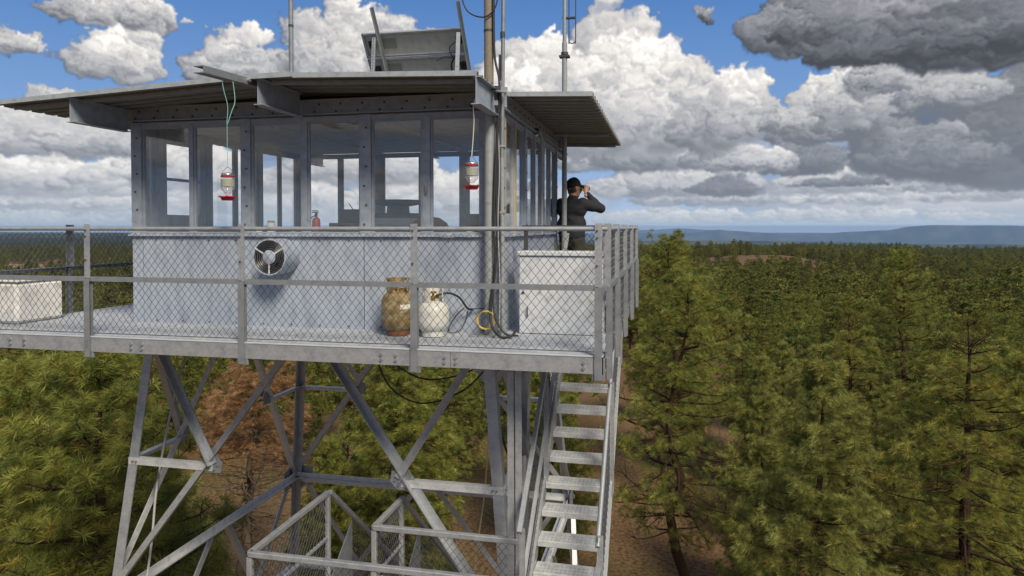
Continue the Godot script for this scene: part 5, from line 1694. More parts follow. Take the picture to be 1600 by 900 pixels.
func make_person() -> void:
	# local axes: facing -z, right hand towards +x; the head is turned further to the right than the chest
	var p := thing("person", "person in dark jacket and cap looking through binoculars on the right walkway", "person", V(2.375, 0.0, -1.40), deg_to_rad(-22.0))
	var hf := V(0.53, -0.02, -0.85).normalized()          # where the face looks
	var hr := hf.cross(Vector3.UP).normalized()            # right of the face
	var head := V(0.012, 1.640, -0.035)
	var eyes := head + hf * 0.085 + V(0, 0.012, 0)
	var grip_r := eyes + hf * 0.075 + hr * 0.062 + V(0, -0.005, 0)
	var grip_l := eyes + hf * 0.075 - hr * 0.062 + V(0, -0.005, 0)
	var sh_r := V(0.185, 1.415, 0.01)
	var sh_l := V(-0.185, 1.415, 0.0)
	var el_r := V(0.39, 1.345, -0.16)
	var el_l := V(-0.27, 1.30, -0.20)
	var wr_r := grip_r + hr * 0.055 - hf * 0.02 + V(0, -0.065, 0)
	var wr_l := grip_l - hr * 0.055 - hf * 0.02 + V(0, -0.065, 0)
	# body: one continuous skin
	var bones := [
		[V(0, 0.93, 0.0), V(0, 1.10, 0.0), 0.12, 0.115], [V(0, 1.10, 0), V(0, 1.34, 0), 0.115, 0.125], [V(-0.07, 0.92, 0), V(0.07, 0.92, 0), 0.115, 0.115],
		[V(-0.10, 1.34, 0), V(0.10, 1.34, 0), 0.105, 0.105], [V(0, 1.38, 0), V(0.006, 1.53, -0.012), 0.075, 0.058],
		[sh_r, el_r, 0.055, 0.042], [el_r, wr_r, 0.043, 0.028], [sh_l, el_l, 0.055, 0.042], [el_l, wr_l, 0.043, 0.028],
		[V(0.05, 1.38, 0), sh_r, 0.07, 0.06], [V(-0.05, 1.38, 0), sh_l, 0.07, 0.06],
		[V(0.095, 0.9, 0), V(0.11, 0.50, -0.01), 0.085, 0.058], [V(0.11, 0.50, -0.01), V(0.115, 0.10, 0.02), 0.056, 0.038], [V(0.115, 0.075, 0.02), V(0.13, 0.045, -0.14), 0.042, 0.032],
		[V(-0.095, 0.9, 0), V(-0.11, 0.50, -0.01), 0.085, 0.058], [V(-0.11, 0.50, -0.01), V(-0.115, 0.10, 0.02), 0.056, 0.038], [V(-0.115, 0.075, 0.02), V(-0.14, 0.045, -0.14), 0.042, 0.032]]
	var body := sdf_mesh(bones, 0.018, 0.05, "skin")
	var hb := [
		[head + V(0, 0.02, 0) - hf * 0.02, head + V(0, 0.03, 0) + hf * 0.012, 0.090, 0.084],
		[head + hf * 0.03 + V(0, -0.05, 0), head + hf * 0.055 + V(0, -0.085, 0), 0.058, 0.036],                # jaw and chin
		[head + hf * 0.08 + V(0, 0.03, 0), head + hf * 0.085 + V(0, 0.02, 0), 0.016, 0.014],                     # brow
		[head + hf * 0.09 + V(0, 0.0, 0), head + hf * 0.108 + V(0, -0.022, 0), 0.010, 0.013],                   # nose
		[head + hf * 0.080 + V(0, -0.052, 0) - hr * 0.018, head + hf * 0.080 + V(0, -0.052, 0) + hr * 0.018, 0.010, 0.010],   # lips
		[head + hr * 0.082 + V(0, 0.015, 0), head + hr * 0.088 + V(0, -0.025, 0) - hf * 0.006, 0.014, 0.010],     # ears
		[head - hr * 0.082 + V(0, 0.015, 0), head - hr * 0.088 + V(0, -0.025, 0) - hf * 0.006, 0.014, 0.010],
		[V(0.004, 1.47, -0.01), head + V(0, -0.05, 0) - hf * 0.02, 0.058, 0.056]]
	var hm := sdf_mesh(hb, 0.007, 0.022, "skin")
	body.v.append_array(hm.v); body.n.append_array(hm.n)
	for h in [[wr_r, (grip_r + hr * 0.028 + V(0, 0.0, 0) - wr_r).normalized(), hr, -hf], [wr_l, (grip_l - hr * 0.028 - wr_l).normalized(), -hr, -hf]]:
		var bn := hand_bones(h[0], h[1], h[2], h[3])
		bn.append([h[0] - h[1] * 0.05, h[0], 0.027, 0.024])
		var m := sdf_mesh(bn, 0.0042, 0.008, "skin")
		body.v.append_array(m.v); body.n.append_array(m.n)
	obj("body", body, M["skin"], p)
	# jacket, loose over the body, with cuffs, hem and collar
	var cuff_r := el_r.lerp(wr_r, 0.90)
	var cuff_l := el_l.lerp(wr_l, 0.90)
	var jb := [
		[V(0, 1.00, 0.01), V(0, 1.16, 0.012), 0.148, 0.145], [V(-0.065, 0.97, 0.005), V(0.065, 0.97, 0.005), 0.142, 0.142], [V(0, 1.16, 0.012), V(0, 1.33, 0.012), 0.145, 0.150],
		[V(-0.11, 1.33, 0.01), V(0.11, 1.33, 0.01), 0.128, 0.128], [V(-0.085, 1.12, 0.01), V(0.085, 1.12, 0.01), 0.140, 0.140],
		[V(0.06, 1.38, 0.005), sh_r, 0.095, 0.083], [V(-0.06, 1.38, 0.005), sh_l, 0.095, 0.083], [V(0, 1.43, 0.0), V(0.004, 1.485, -0.008), 0.085, 0.078],
		[sh_r, sh_r.lerp(el_r, 0.5) + V(0, -0.006, 0), 0.082, 0.068], [sh_r.lerp(el_r, 0.5) + V(0, -0.006, 0), el_r, 0.070, 0.062], [el_r, el_r.lerp(cuff_r, 0.5) - V(0, 0.006, 0), 0.062, 0.050], [el_r.lerp(cuff_r, 0.5) - V(0, 0.006, 0), cuff_r, 0.052, 0.040],
		[sh_l, sh_l.lerp(el_l, 0.5) + V(0, -0.006, 0), 0.082, 0.068], [sh_l.lerp(el_l, 0.5), el_l, 0.070, 0.062], [el_l, el_l.lerp(cuff_l, 0.5), 0.062, 0.050], [el_l.lerp(cuff_l, 0.5), cuff_l, 0.052, 0.040],
		# folds across the back and at the elbow
		[V(-0.10, 1.24, 0.135), V(0.06, 1.19, 0.150), 0.012, 0.014], [V(-0.04, 1.12, 0.14), V(0.12, 1.08, 0.125), 0.014, 0.010], [V(0.04, 1.30, 0.142), V(0.20, 1.36, 0.085), 0.012, 0.014], [V(-0.20, 1.33, 0.08), V(-0.05, 1.29, 0.145), 0.012, 0.012],
		[V(-0.12, 0.93, 0.10), V(0.12, 0.93, 0.10), 0.02, 0.02]]
	obj("jacket", sdf_mesh(jb, 0.014, 0.035, "jacket"), M["jacket"], p)
	var tb := [
		[V(-0.07, 0.90, 0.0), V(0.07, 0.90, 0.0), 0.128, 0.128],
		[V(0.095, 0.88, 0), V(0.112, 0.50, -0.01), 0.105, 0.080], [V(0.112, 0.50, -0.01), V(0.118, 0.085, 0.02), 0.080, 0.066],
		[V(-0.095, 0.88, 0), V(-0.112, 0.50, -0.01), 0.105, 0.080], [V(-0.112, 0.50, -0.01), V(-0.118, 0.085, 0.02), 0.080, 0.066]]
	obj("trousers", sdf_mesh(tb, 0.018, 0.03, "trousers"), M["trousers"], p)
	for s in [1.0, -1.0]:
		var bt := [[V(0.117 * s, 0.12, 0.03), V(0.117 * s, 0.06, 0.03), 0.056, 0.056], [V(0.117 * s, 0.045, 0.045), V(0.135 * s, 0.040, -0.16), 0.044, 0.040]]
		obj("boot", sdf_mesh(bt, 0.013, 0.03, "boot"), M["black_plastic"], p)
	var hairb := [[head - hf * 0.045 + V(0, 0.005, 0), head - hf * 0.05 + V(0, -0.045, 0), 0.068, 0.050], [head - hf * 0.03 + V(0, -0.01, 0) + hr * 0.045, head - hf * 0.03 + V(0, -0.01, 0) - hr * 0.045, 0.052, 0.052]]
	obj("hair", sdf_mesh(hairb, 0.010, 0.02, "hair"), M["hair"], p)
	var cap := [[head + V(0, 0.055, 0) - hf * 0.03, head + V(0, 0.06, 0) + hf * 0.015, 0.097, 0.090], [head + V(0, 0.09, 0) - hf * 0.01, head + V(0, 0.095, 0), 0.078, 0.078],
		[head + hf * 0.085 + V(0, 0.052, 0) - hr * 0.035, head + hf * 0.085 + V(0, 0.052, 0) + hr * 0.035, 0.012, 0.012], [head + hf * 0.15 + V(0, 0.047, 0) - hr * 0.03, head + hf * 0.15 + V(0, 0.047, 0) + hr * 0.03, 0.010, 0.010], [head + hf * 0.115 + V(0, 0.05, 0) - hr * 0.036, head + hf * 0.115 + V(0, 0.05, 0) + hr * 0.036, 0.012, 0.012]]
	obj("cap", sdf_mesh(cap, 0.010, 0.02, "cap"), M["cap_cloth"], p)
	# binoculars, held to the eyes
	var base := p.transform * eyes
	var b := thing("binoculars", "black binoculars held up to the person's eyes", "binoculars", base, 0.0)
	var F := (p.transform.basis * hf).normalized()
	var R := (p.transform.basis * hr).normalized()
	for s in [1.0, -1.0]:
		var mb := MB.new()
		var q := Basis(R, -F, R.cross(-F))     # y axis along the view
		var xf := Transform3D(Basis(R, F, R.cross(F)), R * 0.033 * s)
		mb.lathe([Vector2(0.0, 0.012), Vector2(0.019, 0.012), Vector2(0.020, 0.035), Vector2(0.017, 0.05), Vector2(0.024, 0.06), Vector2(0.026, 0.10), Vector2(0.030, 0.115), Vector2(0.031, 0.150), Vector2(0.028, 0.152), Vector2(0.026, 0.146), Vector2(0.0, 0.144)], 18, xf)
		obj("barrel", mb, M["rubber"], b)
	var br := MB.new()
	br.bar(-R * 0.02 + F * 0.07 + V(0, 0.006, 0), R * 0.02 + F * 0.07 + V(0, 0.006, 0), 0.03, 0.05, Vector3.UP)
	br.tube(PackedVector3Array([F * 0.05 + V(0, 0.02, 0), F * 0.09 + V(0, 0.02, 0)]), 0.010, 10)
	obj("bridge", br, M["rubber"], b)

# ------------------------------------------------------------------ land
var relief := FastNoiseLite.new()
var relief2 := FastNoiseLite.new()
const RADII := [0.0, 40.0, 100.0, 200.0, 400.0, 700.0, 1000.0, 1600.0, 2400.0, 4000.0, 7000.0, 12000.0, 20000.0, 45000.0]
const DROP_EAST := [-13.0, -13.4, -17.0, -22.0, -29.0, -35.0, -38.5, -47.0, -95.0, -190.0, -290.0, -420.0, -560.0, -900.0]
const DROP_WEST := [-13.0, -13.4, -17.0, -22.5, -30.0, -39.0, -43.0, -50.0, -58.0, -66.0, -74.0, -85.0, -150.0, -500.0]

func table(r: float, t: Array) -> float:
	for k in RADII.size() - 1:
		if r <= RADII[k + 1]:
			var s: float = (r - RADII[k]) / (RADII[k + 1] - RADII[k])
			return lerpf(t[k], t[k + 1], s)
	return t[-1]

func bearing(x: float, z: float) -> float:
	return rad_to_deg(atan2(x, -z))

func ground_y(x: float, z: float) -> float:
	var r := sqrt(x * x + z * z)
	var b := bearing(x, z)
	var west := smoothstep(-8.0, -32.0, b) if b > -140.0 else 1.0
	var y := lerpf(table(r, DROP_EAST), table(r, DROP_WEST), west)
	var amp := clampf((r - 25.0) / 200.0, 0.0, 1.0)
	y += relief.get_noise_2d(x, z) * (2.5 + 0.007 * minf(r, 1500.0)) * amp
	y += relief2.get_noise_2d(x, z) * 0.35
	# a bare knoll some way off to the north-east
	var kx := x - 75.0
	var kz := z + 560.0
	y += 9.0 * exp(-(kx * kx / 6000.0 + kz * kz / 5000.0))
	return y

# how open the ground is: 0 closed forest, 1 meadow or bare slope
func open_ground(x: float, z: float) -> float:
	var r := sqrt(x * x + z * z)
	var b := bearing(x, z)
	var o := 0.0
	var wob := relief2.get_noise_2d(x * 0.12 + 400.0, z * 0.12)
	if b < -30.0 and b > -75.0:
		o = maxf(o, smoothstep(590, 640, r + wob * 90.0) * smoothstep(1010, 930, r + wob * 90.0) * 0.95)
		o = maxf(o, smoothstep(2150, 2250, r + wob * 300.0) * smoothstep(2700, 2600, r + wob * 300.0) * 0.8)
	var kx := x - 72.0
	var kz := z + 530.0
	o = maxf(o, 0.72 * smoothstep(1.1, 0.5, kx * kx / 3600.0 + kz * kz / 3600.0 + wob * 0.7))
	return o

func make_land() -> void:
	relief.seed = 31; relief.frequency = 0.0035; relief.fractal_octaves = 4
	relief2.seed = 32; relief2.frequency = 0.05; relief2.fractal_octaves = 3
	var rad := PackedFloat32Array([0.0])
	var r := 2.0
	while r < 45000.0:
		rad.push_back(r)
		r *= 1.075 if r > 8.0 else 1.3
	rad.push_back(45000.0)
	var na := 480
	var vs := PackedVector3Array()
	var cs := PackedColorArray()
	var tint := FastNoiseLite.new()
	tint.seed = 40; tint.frequency = 0.02; tint.fractal_octaves = 4
	for i in rad.size():
		for k in na:
			var a := TAU * k / na
			var x := sin(a) * rad[i]
			var z := -cos(a) * rad[i]
			vs.push_back(V(x, ground_y(x, z), z))
			var n := tint.get_noise_2d(x, z)
			var litter := Color(0.21, 0.120, 0.072).lerp(Color(0.25, 0.175, 0.10), clampf(n * 1.2 + 0.5, 0, 1))
			litter = litter.lerp(Color(0.07, 0.085, 0.03), clampf(tint.get_noise_2d(x * 3.0 + 50.0, z * 3.0) * 1.4 - 0.05, 0.0, 0.7))
			var far := Color(0.030, 0.042, 0.022).lerp(Color(0.055, 0.060, 0.032), clampf(tint.get_noise_2d(x * 0.06, z * 0.06) + 0.5, 0, 1))
			var c := litter.lerp(far, smoothstep(900.0, 2000.0, rad[i]))
			var meadow := Color(0.34, 0.27, 0.15) if bearing(x, z) < -20.0 else Color(0.19, 0.135, 0.09)
			if rad[i] > 1500.0: meadow = Color(0.30, 0.30, 0.17)
			c = c.lerp(meadow, open_ground(x, z) * 0.9)
			cs.push_back(c)
	var ix := PackedInt32Array()
	for i in rad.size() - 1:
		for k in na:
			var q := (k + 1) % na
			var a := i * na + k
			var b := i * na + q
			var c := (i + 1) * na + q
			var d := (i + 1) * na + k
			ix.append_array(PackedInt32Array([a, c, b, a, d, c]) if i > 0 else PackedInt32Array([a, d, c]))
	var ns := PackedVector3Array()
	ns.resize(vs.size())
	for k in range(0, ix.size(), 3):
		var nn := (vs[ix[k + 2]] - vs[ix[k]]).cross(vs[ix[k + 1]] - vs[ix[k]])
		if nn.y < 0: nn = -nn
		for j in 3:
			ns[ix[k + j]] += nn
	for k in ns.size():
		ns[k] = ns[k].normalized()
	var arr := []
	arr.resize(Mesh.ARRAY_MAX)
	arr[Mesh.ARRAY_VERTEX] = vs
	arr[Mesh.ARRAY_NORMAL] = ns
	arr[Mesh.ARRAY_COLOR] = cs
	arr[Mesh.ARRAY_INDEX] = ix
	var am := ArrayMesh.new()
	am.add_surface_from_arrays(Mesh.PRIMITIVE_TRIANGLES, arr)
	am.surface_set_material(0, M["ground"])
	tag(put("ground", am), "", "", "", "structure")
	# ridges on the skyline: bearing and top height along each
	ridge("mountain_range", 26000.0, -600.0, [[-80, -80], [-50, -130], [-36, -180], [-20, -280], [-8, -280], [-2, -220], [0.5, -230], [2.0, -180], [3.2, -120], [4.0, -70], [4.6, -130], [7.0, -190], [9, -240], [11.5, -200], [13.5, -140], [15.5, -90], [17.2, 40], [18.2, 75], [22.5, 55], [24.2, 30], [24.9, 40], [29, 0], [40, -120], [70, -250]], 60.0, 2500.0, 61)
	ridge("mountain_range", 38000.0, -800.0, [[-80, -300], [-10, -420], [-1.5, -130], [1.0, -50], [3.0, -120], [8, -260], [30, -280], [70, -400]], 70.0, 3500.0, 65)
	ridge("plateau", 10500.0, -500.0, [[-80, -75], [-30, -70], [-24, -95], [-14, -170], [-4, -195], [0, -190], [6, -185], [12, -200], [17, -215], [24, -205], [32, -190], [70, -160]], 18.0, 1800.0, 62)
	ridge("plateau", 6500.0, -400.0, [[-80, -62], [-34, -68], [-26, -100], [-10, -190], [2, -175], [7, -165], [14, -190], [20, -210], [40, -170], [70, -150]], 12.0, 1400.0, 63)

func ridge(called: String, dist: float, foot: float, line: Array, rough: float, depth: float, seed_: int) -> void:
	var f := FastNoiseLite.new()
	f.seed = seed_; f.frequency = 0.9 / depth; f.fractal_octaves = 5
	var rows := [-1.0, -0.8, -0.6, -0.4, -0.2, 0.0, 0.35, 0.8]
	var mb := MB.new()
	var grid := []
	var n := 600
	for i in n + 1:
		var b := -80.0 + 150.0 * i / n
		var top := 0.0
		for k in line.size() - 1:
			if b >= line[k][0] and b <= line[k + 1][0]:
				top = lerpf(line[k][1], line[k + 1][1], smoothstep(0, 1, (b - line[k][0]) / float(line[k + 1][0] - line[k][0])))
		var colu := []
		for w in rows:
			var rr: float = dist + w * depth
			var x := sin(deg_to_rad(b)) * rr
			var z := -cos(deg_to_rad(b)) * rr
			var s := 1.0 - absf(w)
			var y := lerpf(foot, top, s * s * (1.6 - 0.6 * s)) + f.get_noise_2d(x, z) * rough * (0.25 + 1.6 * absf(w)) * (1.0 if absf(w) < 0.95 else 0.0)
			colu.push_back(V(x, y, z))
		grid.push_back(colu)
	var c := FastNoiseLite.new()
	c.seed = seed_ + 5; c.frequency = 3.0 / depth; c.fractal_octaves = 4
	for i in n:
		for k in rows.size() - 1:
			var p: Vector3 = grid[i][k]
			mb.col = Color(0.028, 0.040, 0.024).lerp(Color(0.075, 0.075, 0.045), clampf(c.get_noise_2d(p.x, p.z) * 1.6 + 0.3, 0, 1))
			mb.quad(grid[i][k], grid[i + 1][k], grid[i + 1][k + 1], grid[i][k + 1])
	tag(obj(called, mb, M["far_land"]), "", "", "", "structure")

# ------------------------------------------------------------------ pines
# a spray of needles along a twig end that points up the y axis
func make_tuft(n: int, length: float, width: float, twig: float, s: int) -> PackedVector3Array:
	var r := RandomNumberGenerator.new()
	r.seed = s
	var o := PackedVector3Array()
	for i in n:
		var az := r.randf() * TAU
		var lean := acos(1.0 - r.randf() * 1.05)          # from the tip round to a little behind it
		var d := V(sin(lean) * cos(az), cos(lean), sin(lean) * sin(az))
		var l := length * r.randf_range(0.75, 1.05)
		var side := d.cross(V(r.randf() - 0.5, r.randf() - 0.5, r.randf() - 0.5)).normalized() * width * 0.5
		var b := V(0, r.randf_range(-twig, 0.0), 0)
		var droop := V(0, -0.12 * l * sin(lean), 0)
		o.push_back(b - side * 0.5)
		o.push_back(b + d * l + droop)
		o.push_back(b + side * 0.5 + d * l * 0.35)
		if width > 0.012:
			o.push_back(b - side * 0.5)
			o.push_back(b - side * 0.9 + d * l * 0.5)
			o.push_back(b + d * l + droop)
	return o

func flat_normals(t: PackedVector3Array) -> PackedVector3Array:
	var o := PackedVector3Array()
	for i in range(0, t.size(), 3):
		var n := (t[i + 2] - t[i]).cross(t[i + 1] - t[i]).normalized()
		# lean the shading towards the outside of the spray
		var mid := (t[i] + t[i + 1] + t[i + 2]) / 3.0
		if n.dot(mid) < 0:      # turn every needle so that its front faces outwards
			n = -n
			var w := t[i + 1]
			t[i + 1] = t[i + 2]
			t[i + 2] = w
		n = (n * 0.5 + mid.normalized() * 0.7).normalized()
		for k in 3: o.push_back(n)
	return o

# kind: height, crown base (share of height), crown radius, whorls, branches, tufts per metre, tuft set, tuft size, colours, dead share, trunk radius, shape
func make_pine(s: int, k: Dictionary) -> Array:      # [wood mesh, foliage mesh]
	var r := RandomNumberGenerator.new()
	r.seed = s
	var H: float = k.h
	var wood := MB.new()
	var fv := PackedVector3Array()
	var fn := PackedVector3Array()
	var fc := PackedColorArray()
	var tufts: Array = k.tufts
	var norms: Array = k.norms
	# trunk
	var tp := PackedVector3Array()
	var tr := PackedFloat32Array()
	var segs := 12
	var bend: float = k.get("bend", 0.01)
	var off := Vector3.ZERO
	for i in segs + 1:
		var t := float(i) / segs
		tp.push_back(off + V(0, H * t, 0))
		tr.push_back(maxf(0.012, k.trunk * pow(1.0 - t * 0.985, 0.85) * (1.25 if i == 0 else 1.0)))
		off += V(r.randf_range(-1, 1), 0, r.randf_range(-1, 1)) * bend * H
	wood.tube(tp, tr, 9)
	var on_trunk := func(y: float) -> Vector3:
		var t := clampf(y / H, 0.0, 1.0) * segs
		var i := mini(int(t), segs - 1)
		return tp[i].lerp(tp[i + 1], t - i)
	var put_tuft := func(p: Vector3, d: Vector3, size: float) -> void:
		var q := r.randi() % tufts.size()
		var up := d.normalized()
		var x := up.cross(V(r.randf() - 0.5, r.randf() - 0.5, r.randf() - 0.5)).normalized()
		var b := Basis(x, up, x.cross(up))
		fv.append_array(Transform3D(b.scaled(Vector3.ONE * size), p) * tufts[q])
		fn.append_array(Transform3D(b, Vector3.ZERO) * norms[q])
		var c: Color = k.dark.lerp(k.light, clampf(r.randfn(0.45, 0.28), 0.0, 1.0))
		if r.randf() < k.get("yellow", 0.10):
			c = c.lerp(Color(0.36, 0.26, 0.05), r.randf_range(0.2, 0.7))
		var cc := PackedColorArray()
		cc.resize(tufts[q].size())
		cc.fill(c)
		fc.append_array(cc)
	var cb: float = k.base
	var gold := r.randf() * TAU
	for w in int(k.whorls):
		var t: float = (w + r.randf_range(0.1, 0.9)) / float(k.whorls)
		t = clampf(t, 0.0, 0.985)
		var y := lerpf(cb * H, H, t)
		var profile := pow(1.0 - t, k.get("taper", 0.62)) * smoothstep(-0.25, 0.28, t) + 0.05
		var nb := int(k.branches) + (r.randi() % 2)
		for j in nb:
			gold += 2.399 + r.randf_range(-0.3, 0.3)
			var L: float = k.radius * profile * r.randf_range(0.62, 1.12)
			if L < 0.12: continue
			var dead: bool = r.randf() < k.get("dead", 0.0) * (1.0 if t < k.get("dead_below", 2.0) else 0.0) or t > k.get("dead_above", 2.0)
			var p0: Vector3 = on_trunk.call(y)
			var rise := lerpf(-0.12, 0.75, t * t) + r.randf_range(-0.15, 0.15)
			var d := V(cos(gold), rise, sin(gold)).normalized()
			var pts := PackedVector3Array([p0])
			var rr := PackedFloat32Array([0.010 + 0.016 * L])
			var cur := d
			var p := p0
			var n := 5
			for q in n:
				cur = (cur + V(r.randf_range(-1, 1) * k.get("crook", 0.16), 0.10 * (q - 1) + r.randf_range(-0.08, 0.08), r.randf_range(-1, 1) * k.get("crook", 0.16))).normalized()
				p += cur * L / n
				pts.push_back(p)
				rr.push_back(maxf(0.004, (0.010 + 0.016 * L) * (1.0 - (q + 1.0) / (n + 0.5))))
			wood.tube(pts, rr, 4 if k.get("fine", false) else 3, false)
			if dead:
				for q in 5:
					var i := 1 + r.randi() % (n - 1)
					var a := pts[i]
					var e := (cur + V(r.randf_range(-1, 1), r.randf_range(-0.7, 0.5), r.randf_range(-1, 1)) * 0.9).normalized() * L * r.randf_range(0.15, 0.4)
					wood.tube(PackedVector3Array([a, a + e * 0.5 + V(0, r.randf_range(-0.1, 0.06), 0) * L, a + e]), PackedFloat32Array([0.012, 0.008, 0.004]), 3, false)
				continue
			var cnt := maxi(2, int(L * k.density * r.randf_range(0.8, 1.2)))
			var side := cur.cross(Vector3.UP).normalized()
			for q in cnt:
				var u := pow(r.randf(), 0.62)
				var i := mini(int(u * n), n - 1)
				var a := pts[i].lerp(pts[i + 1], u * n - i)
				var spread := (0.16 + 0.36 * (1.0 - u)) * minf(L, 2.2)
				var lat := r.randf_range(-1, 1)
				var o := side * lat * spread + V(0, r.randf_range(-0.10, 0.24), 0) * minf(L, 1.6) + cur * r.randf_range(-0.05, 0.16)
				var dir := cur * 0.6 + side * lat * 0.8 + V(0, r.randf_range(0.15, 0.9), 0)
				put_tuft.call(a + o, dir, k.size * r.randf_range(0.75, 1.2))
				if k.get("fine", false) and q % 2 == 0:
					wood.tube(PackedVector3Array([a, a + o * 0.6 - V(0, 0.02, 0), a + o]), PackedFloat32Array([0.009, 0.007, 0.005]), 3, false)
			put_tuft.call(p, cur + V(0, 0.3, 0), k.size * 1.15)
	if k.get("dead_above", 2.0) > 1.0:
		put_tuft.call(tp[segs] - V(0, 0.05, 0), Vector3.UP, k.size * 1.2)
		for q in 4:
			put_tuft.call(tp[segs] - V(0, 0.15 + q * 0.12, 0), V(r.randf_range(-1, 1), 0.9, r.randf_range(-1, 1)), k.size)
	var fm := MB.new()
	fm.v = fv
	fm.n = fn
	fm.c = fc
	return [wood.mesh(M[k.get("wood", "bark")]), fm.mesh(M["needles"])]

var GREEN_D := Color(0.085, 0.115, 0.028)
var GREEN_L := Color(0.315, 0.33, 0.078)

func stand(pine: Array, label: String, at: Vector3, turn: float, size: Vector3, group := "") -> Node3D:
	var t := thing("pine_tree", label, "pine tree", at, turn, group)
	put("trunk", pine[0], t)
	put("crown", pine[1], t)
	t.scale = size
	return t

func make_forest() -> void:
	var near_t := []
	var near_n := []
	var mid_t := []
	var mid_n := []
	var far_t := []
	var far_n := []
	for i in 4:
		var a := make_tuft(70, 0.205, 0.0100, 0.10, 100 + i)
		near_t.push_back(a)
		near_n.push_back(flat_normals(a))
		var b := make_tuft(18, 0.29, 0.038, 0.14, 200 + i)
		mid_t.push_back(b)
		mid_n.push_back(flat_normals(b))
		var c := make_tuft(9, 0.6, 0.17, 0.25, 300 + i)
		far_t.push_back(c)
		far_n.push_back(flat_normals(c))
	var dark := GREEN_D
	var light := GREEN_L
	var near := {"h": 13.0, "base": 0.12, "radius": 2.6, "whorls": 28, "branches": 6, "density": 11.0, "tufts": near_t, "norms": near_n, "size": 1.0, "dark": dark * 1.25, "light": light * 1.25, "yellow": 0.16, "trunk": 0.19, "fine": true}
	var hero := []
	hero.push_back(make_pine(1, near.merged({"h": 12.0, "radius": 2.9, "density": 15.0, "light": Color(0.42, 0.43, 0.125), "dark": Color(0.14, 0.165, 0.046), "taper": 0.75, "yellow": 0.05}, true)))                       # full young pine
	hero.push_back(make_pine(2, near.merged({"h": 13.5, "base": 0.25, "radius": 3.3, "whorls": 24, "branches": 5, "density": 11.0, "dead": 0.28, "trunk": 0.25, "light": Color(0.42, 0.40, 0.09), "dead_above": 0.88, "bend": 0.006, "crook": 0.24}, true)))   # open crown, many bare limbs
	hero.push_back(make_pine(3, near.merged({"h": 13.5, "base": 0.36, "radius": 3.4, "whorls": 20, "branches": 5, "density": 10.5, "dead": 0.45, "dead_below": 0.4, "trunk": 0.24, "bend": 0.032, "crook": 0.3, "taper": 0.45}, true)))     # crooked, rounded crown
	hero.push_back(make_pine(4, near.merged({"h": 10.0, "base": 0.1, "radius": 2.7, "whorls": 22, "branches": 7, "density": 14.0, "taper": 0.5}, true)))                                                     # round bushy
	hero.push_back(make_pine(5, near.merged({"h": 10.0, "base": 0.22, "radius": 2.5, "whorls": 22, "branches": 5, "density": 12.0, "dead": 1.0, "dead_below": 0.52, "dark": Color(0.24, 0.13, 0.06), "light": Color(0.52, 0.31, 0.155), "yellow": 0.0, "taper": 0.22, "trunk": 0.2, "crook": 0.4, "bend": 0.02, "wood": "dead_wood"}, true)))   # brown dying pine, bare below
	var medium := {"h": 11.0, "base": 0.18, "radius": 3.2, "whorls": 18, "branches": 5, "density": 8.0, "taper": 0.5, "tufts": mid_t, "norms": mid_n, "size": 1.0, "dark": dark, "light": light, "trunk": 0.17}
	var mids := []
	mids.push_back(make_pine(11, medium))
	mids.push_back(make_pine(12, medium.merged({"base": 0.3, "radius": 3.3, "taper": 0.36, "light": Color(0.27, 0.30, 0.075)}, true)))
	mids.push_back(make_pine(13, medium.merged({"base": 0.1, "radius": 2.8, "taper": 0.65, "light": Color(0.24, 0.29, 0.085)}, true)))
	mids.push_back(make_pine(14, medium.merged({"h": 14.0, "base": 0.45, "radius": 3.0, "whorls": 13, "taper": 0.32, "dead": 0.2, "trunk": 0.22, "light": Color(0.33, 0.32, 0.07)}, true)))
	var fars := []
	for i in 3:
		fars.push_back(make_pine(21 + i, {"h": 10.5, "base": [0.15, 0.25, 0.35][i], "radius": [2.8, 3.2, 3.0][i], "whorls": 10, "branches": 4, "density": 3.6, "tufts": far_t, "norms": far_n, "size": 1.0, "dark": dark, "light": light, "trunk": 0.18, "taper": [0.6, 0.42, 0.34][i]}))
	# --- the trees one can pick out
	var G := func(x: float, z: float) -> Vector3: return V(x, ground_y(x, z) - 0.2, z)
	var one := func(which: int, label: String, x: float, z: float, top: float, natural: float, turn: float, wide := 1.0) -> void:
		var g: Vector3 = G.call(x, z)
		var s := (top - g.y) / natural
		stand(hero[which], label, g, turn, V(s * wide, s, s * wide))
	var kept: Array[Vector3] = []
	one.call(0, "full green young pine with bright needle tufts, nearest at lower right", 7.22, -9.14, -1.78, 12.0, 0.4, 1.05)
	kept.append(Vector3(7.22, -9.14, 3.6))
	one.call(1, "open-crowned pine with many bare crooked limbs at the right edge", 11.15, -11.05, -1.30, 13.5, 2.0, 1.15)
	kept.append(Vector3(11.15, -11.05, 4.2))
	one.call(2, "tall pine with a long bare trunk rising above the canopy at right", 16.91, -35.90, -0.41, 13.5, 1.0, 0.90)
	kept.append(Vector3(16.91, -35.90, 3.0))
	one.call(2, "pine with a crooked trunk and rounded crown just right of the stair", 4.58, -13.71, -0.62, 13.5, 3.3, 1.00)
	kept.append(Vector3(4.58, -13.71, 4.6))
	one.call(2, "tall pine touching the skyline beside the right railing", 3.65, -28.89, 0.51, 13.5, 0.6, 1.00)
	kept.append(Vector3(3.65, -28.89, 3.0))
	one.call(0, "slim-topped tall pine touching the skyline behind the right railing", 4.61, -34.22, 0.20, 12.0, 4.0, 0.80)
	kept.append(Vector3(4.61, -34.22, 3.0))
	one.call(4, "dying pine with brown needles and bare grey limbs behind the tower legs", -12.39, -15.03, -3.17, 12.0, 1.2, 1.40)
	kept.append(Vector3(-12.39, -15.03, 3.2))
	one.call(3, "bushy pine with large bright tufts at the lower left", -7.66, -3.31, -1.47, 10.0, 0.3, 1.15)
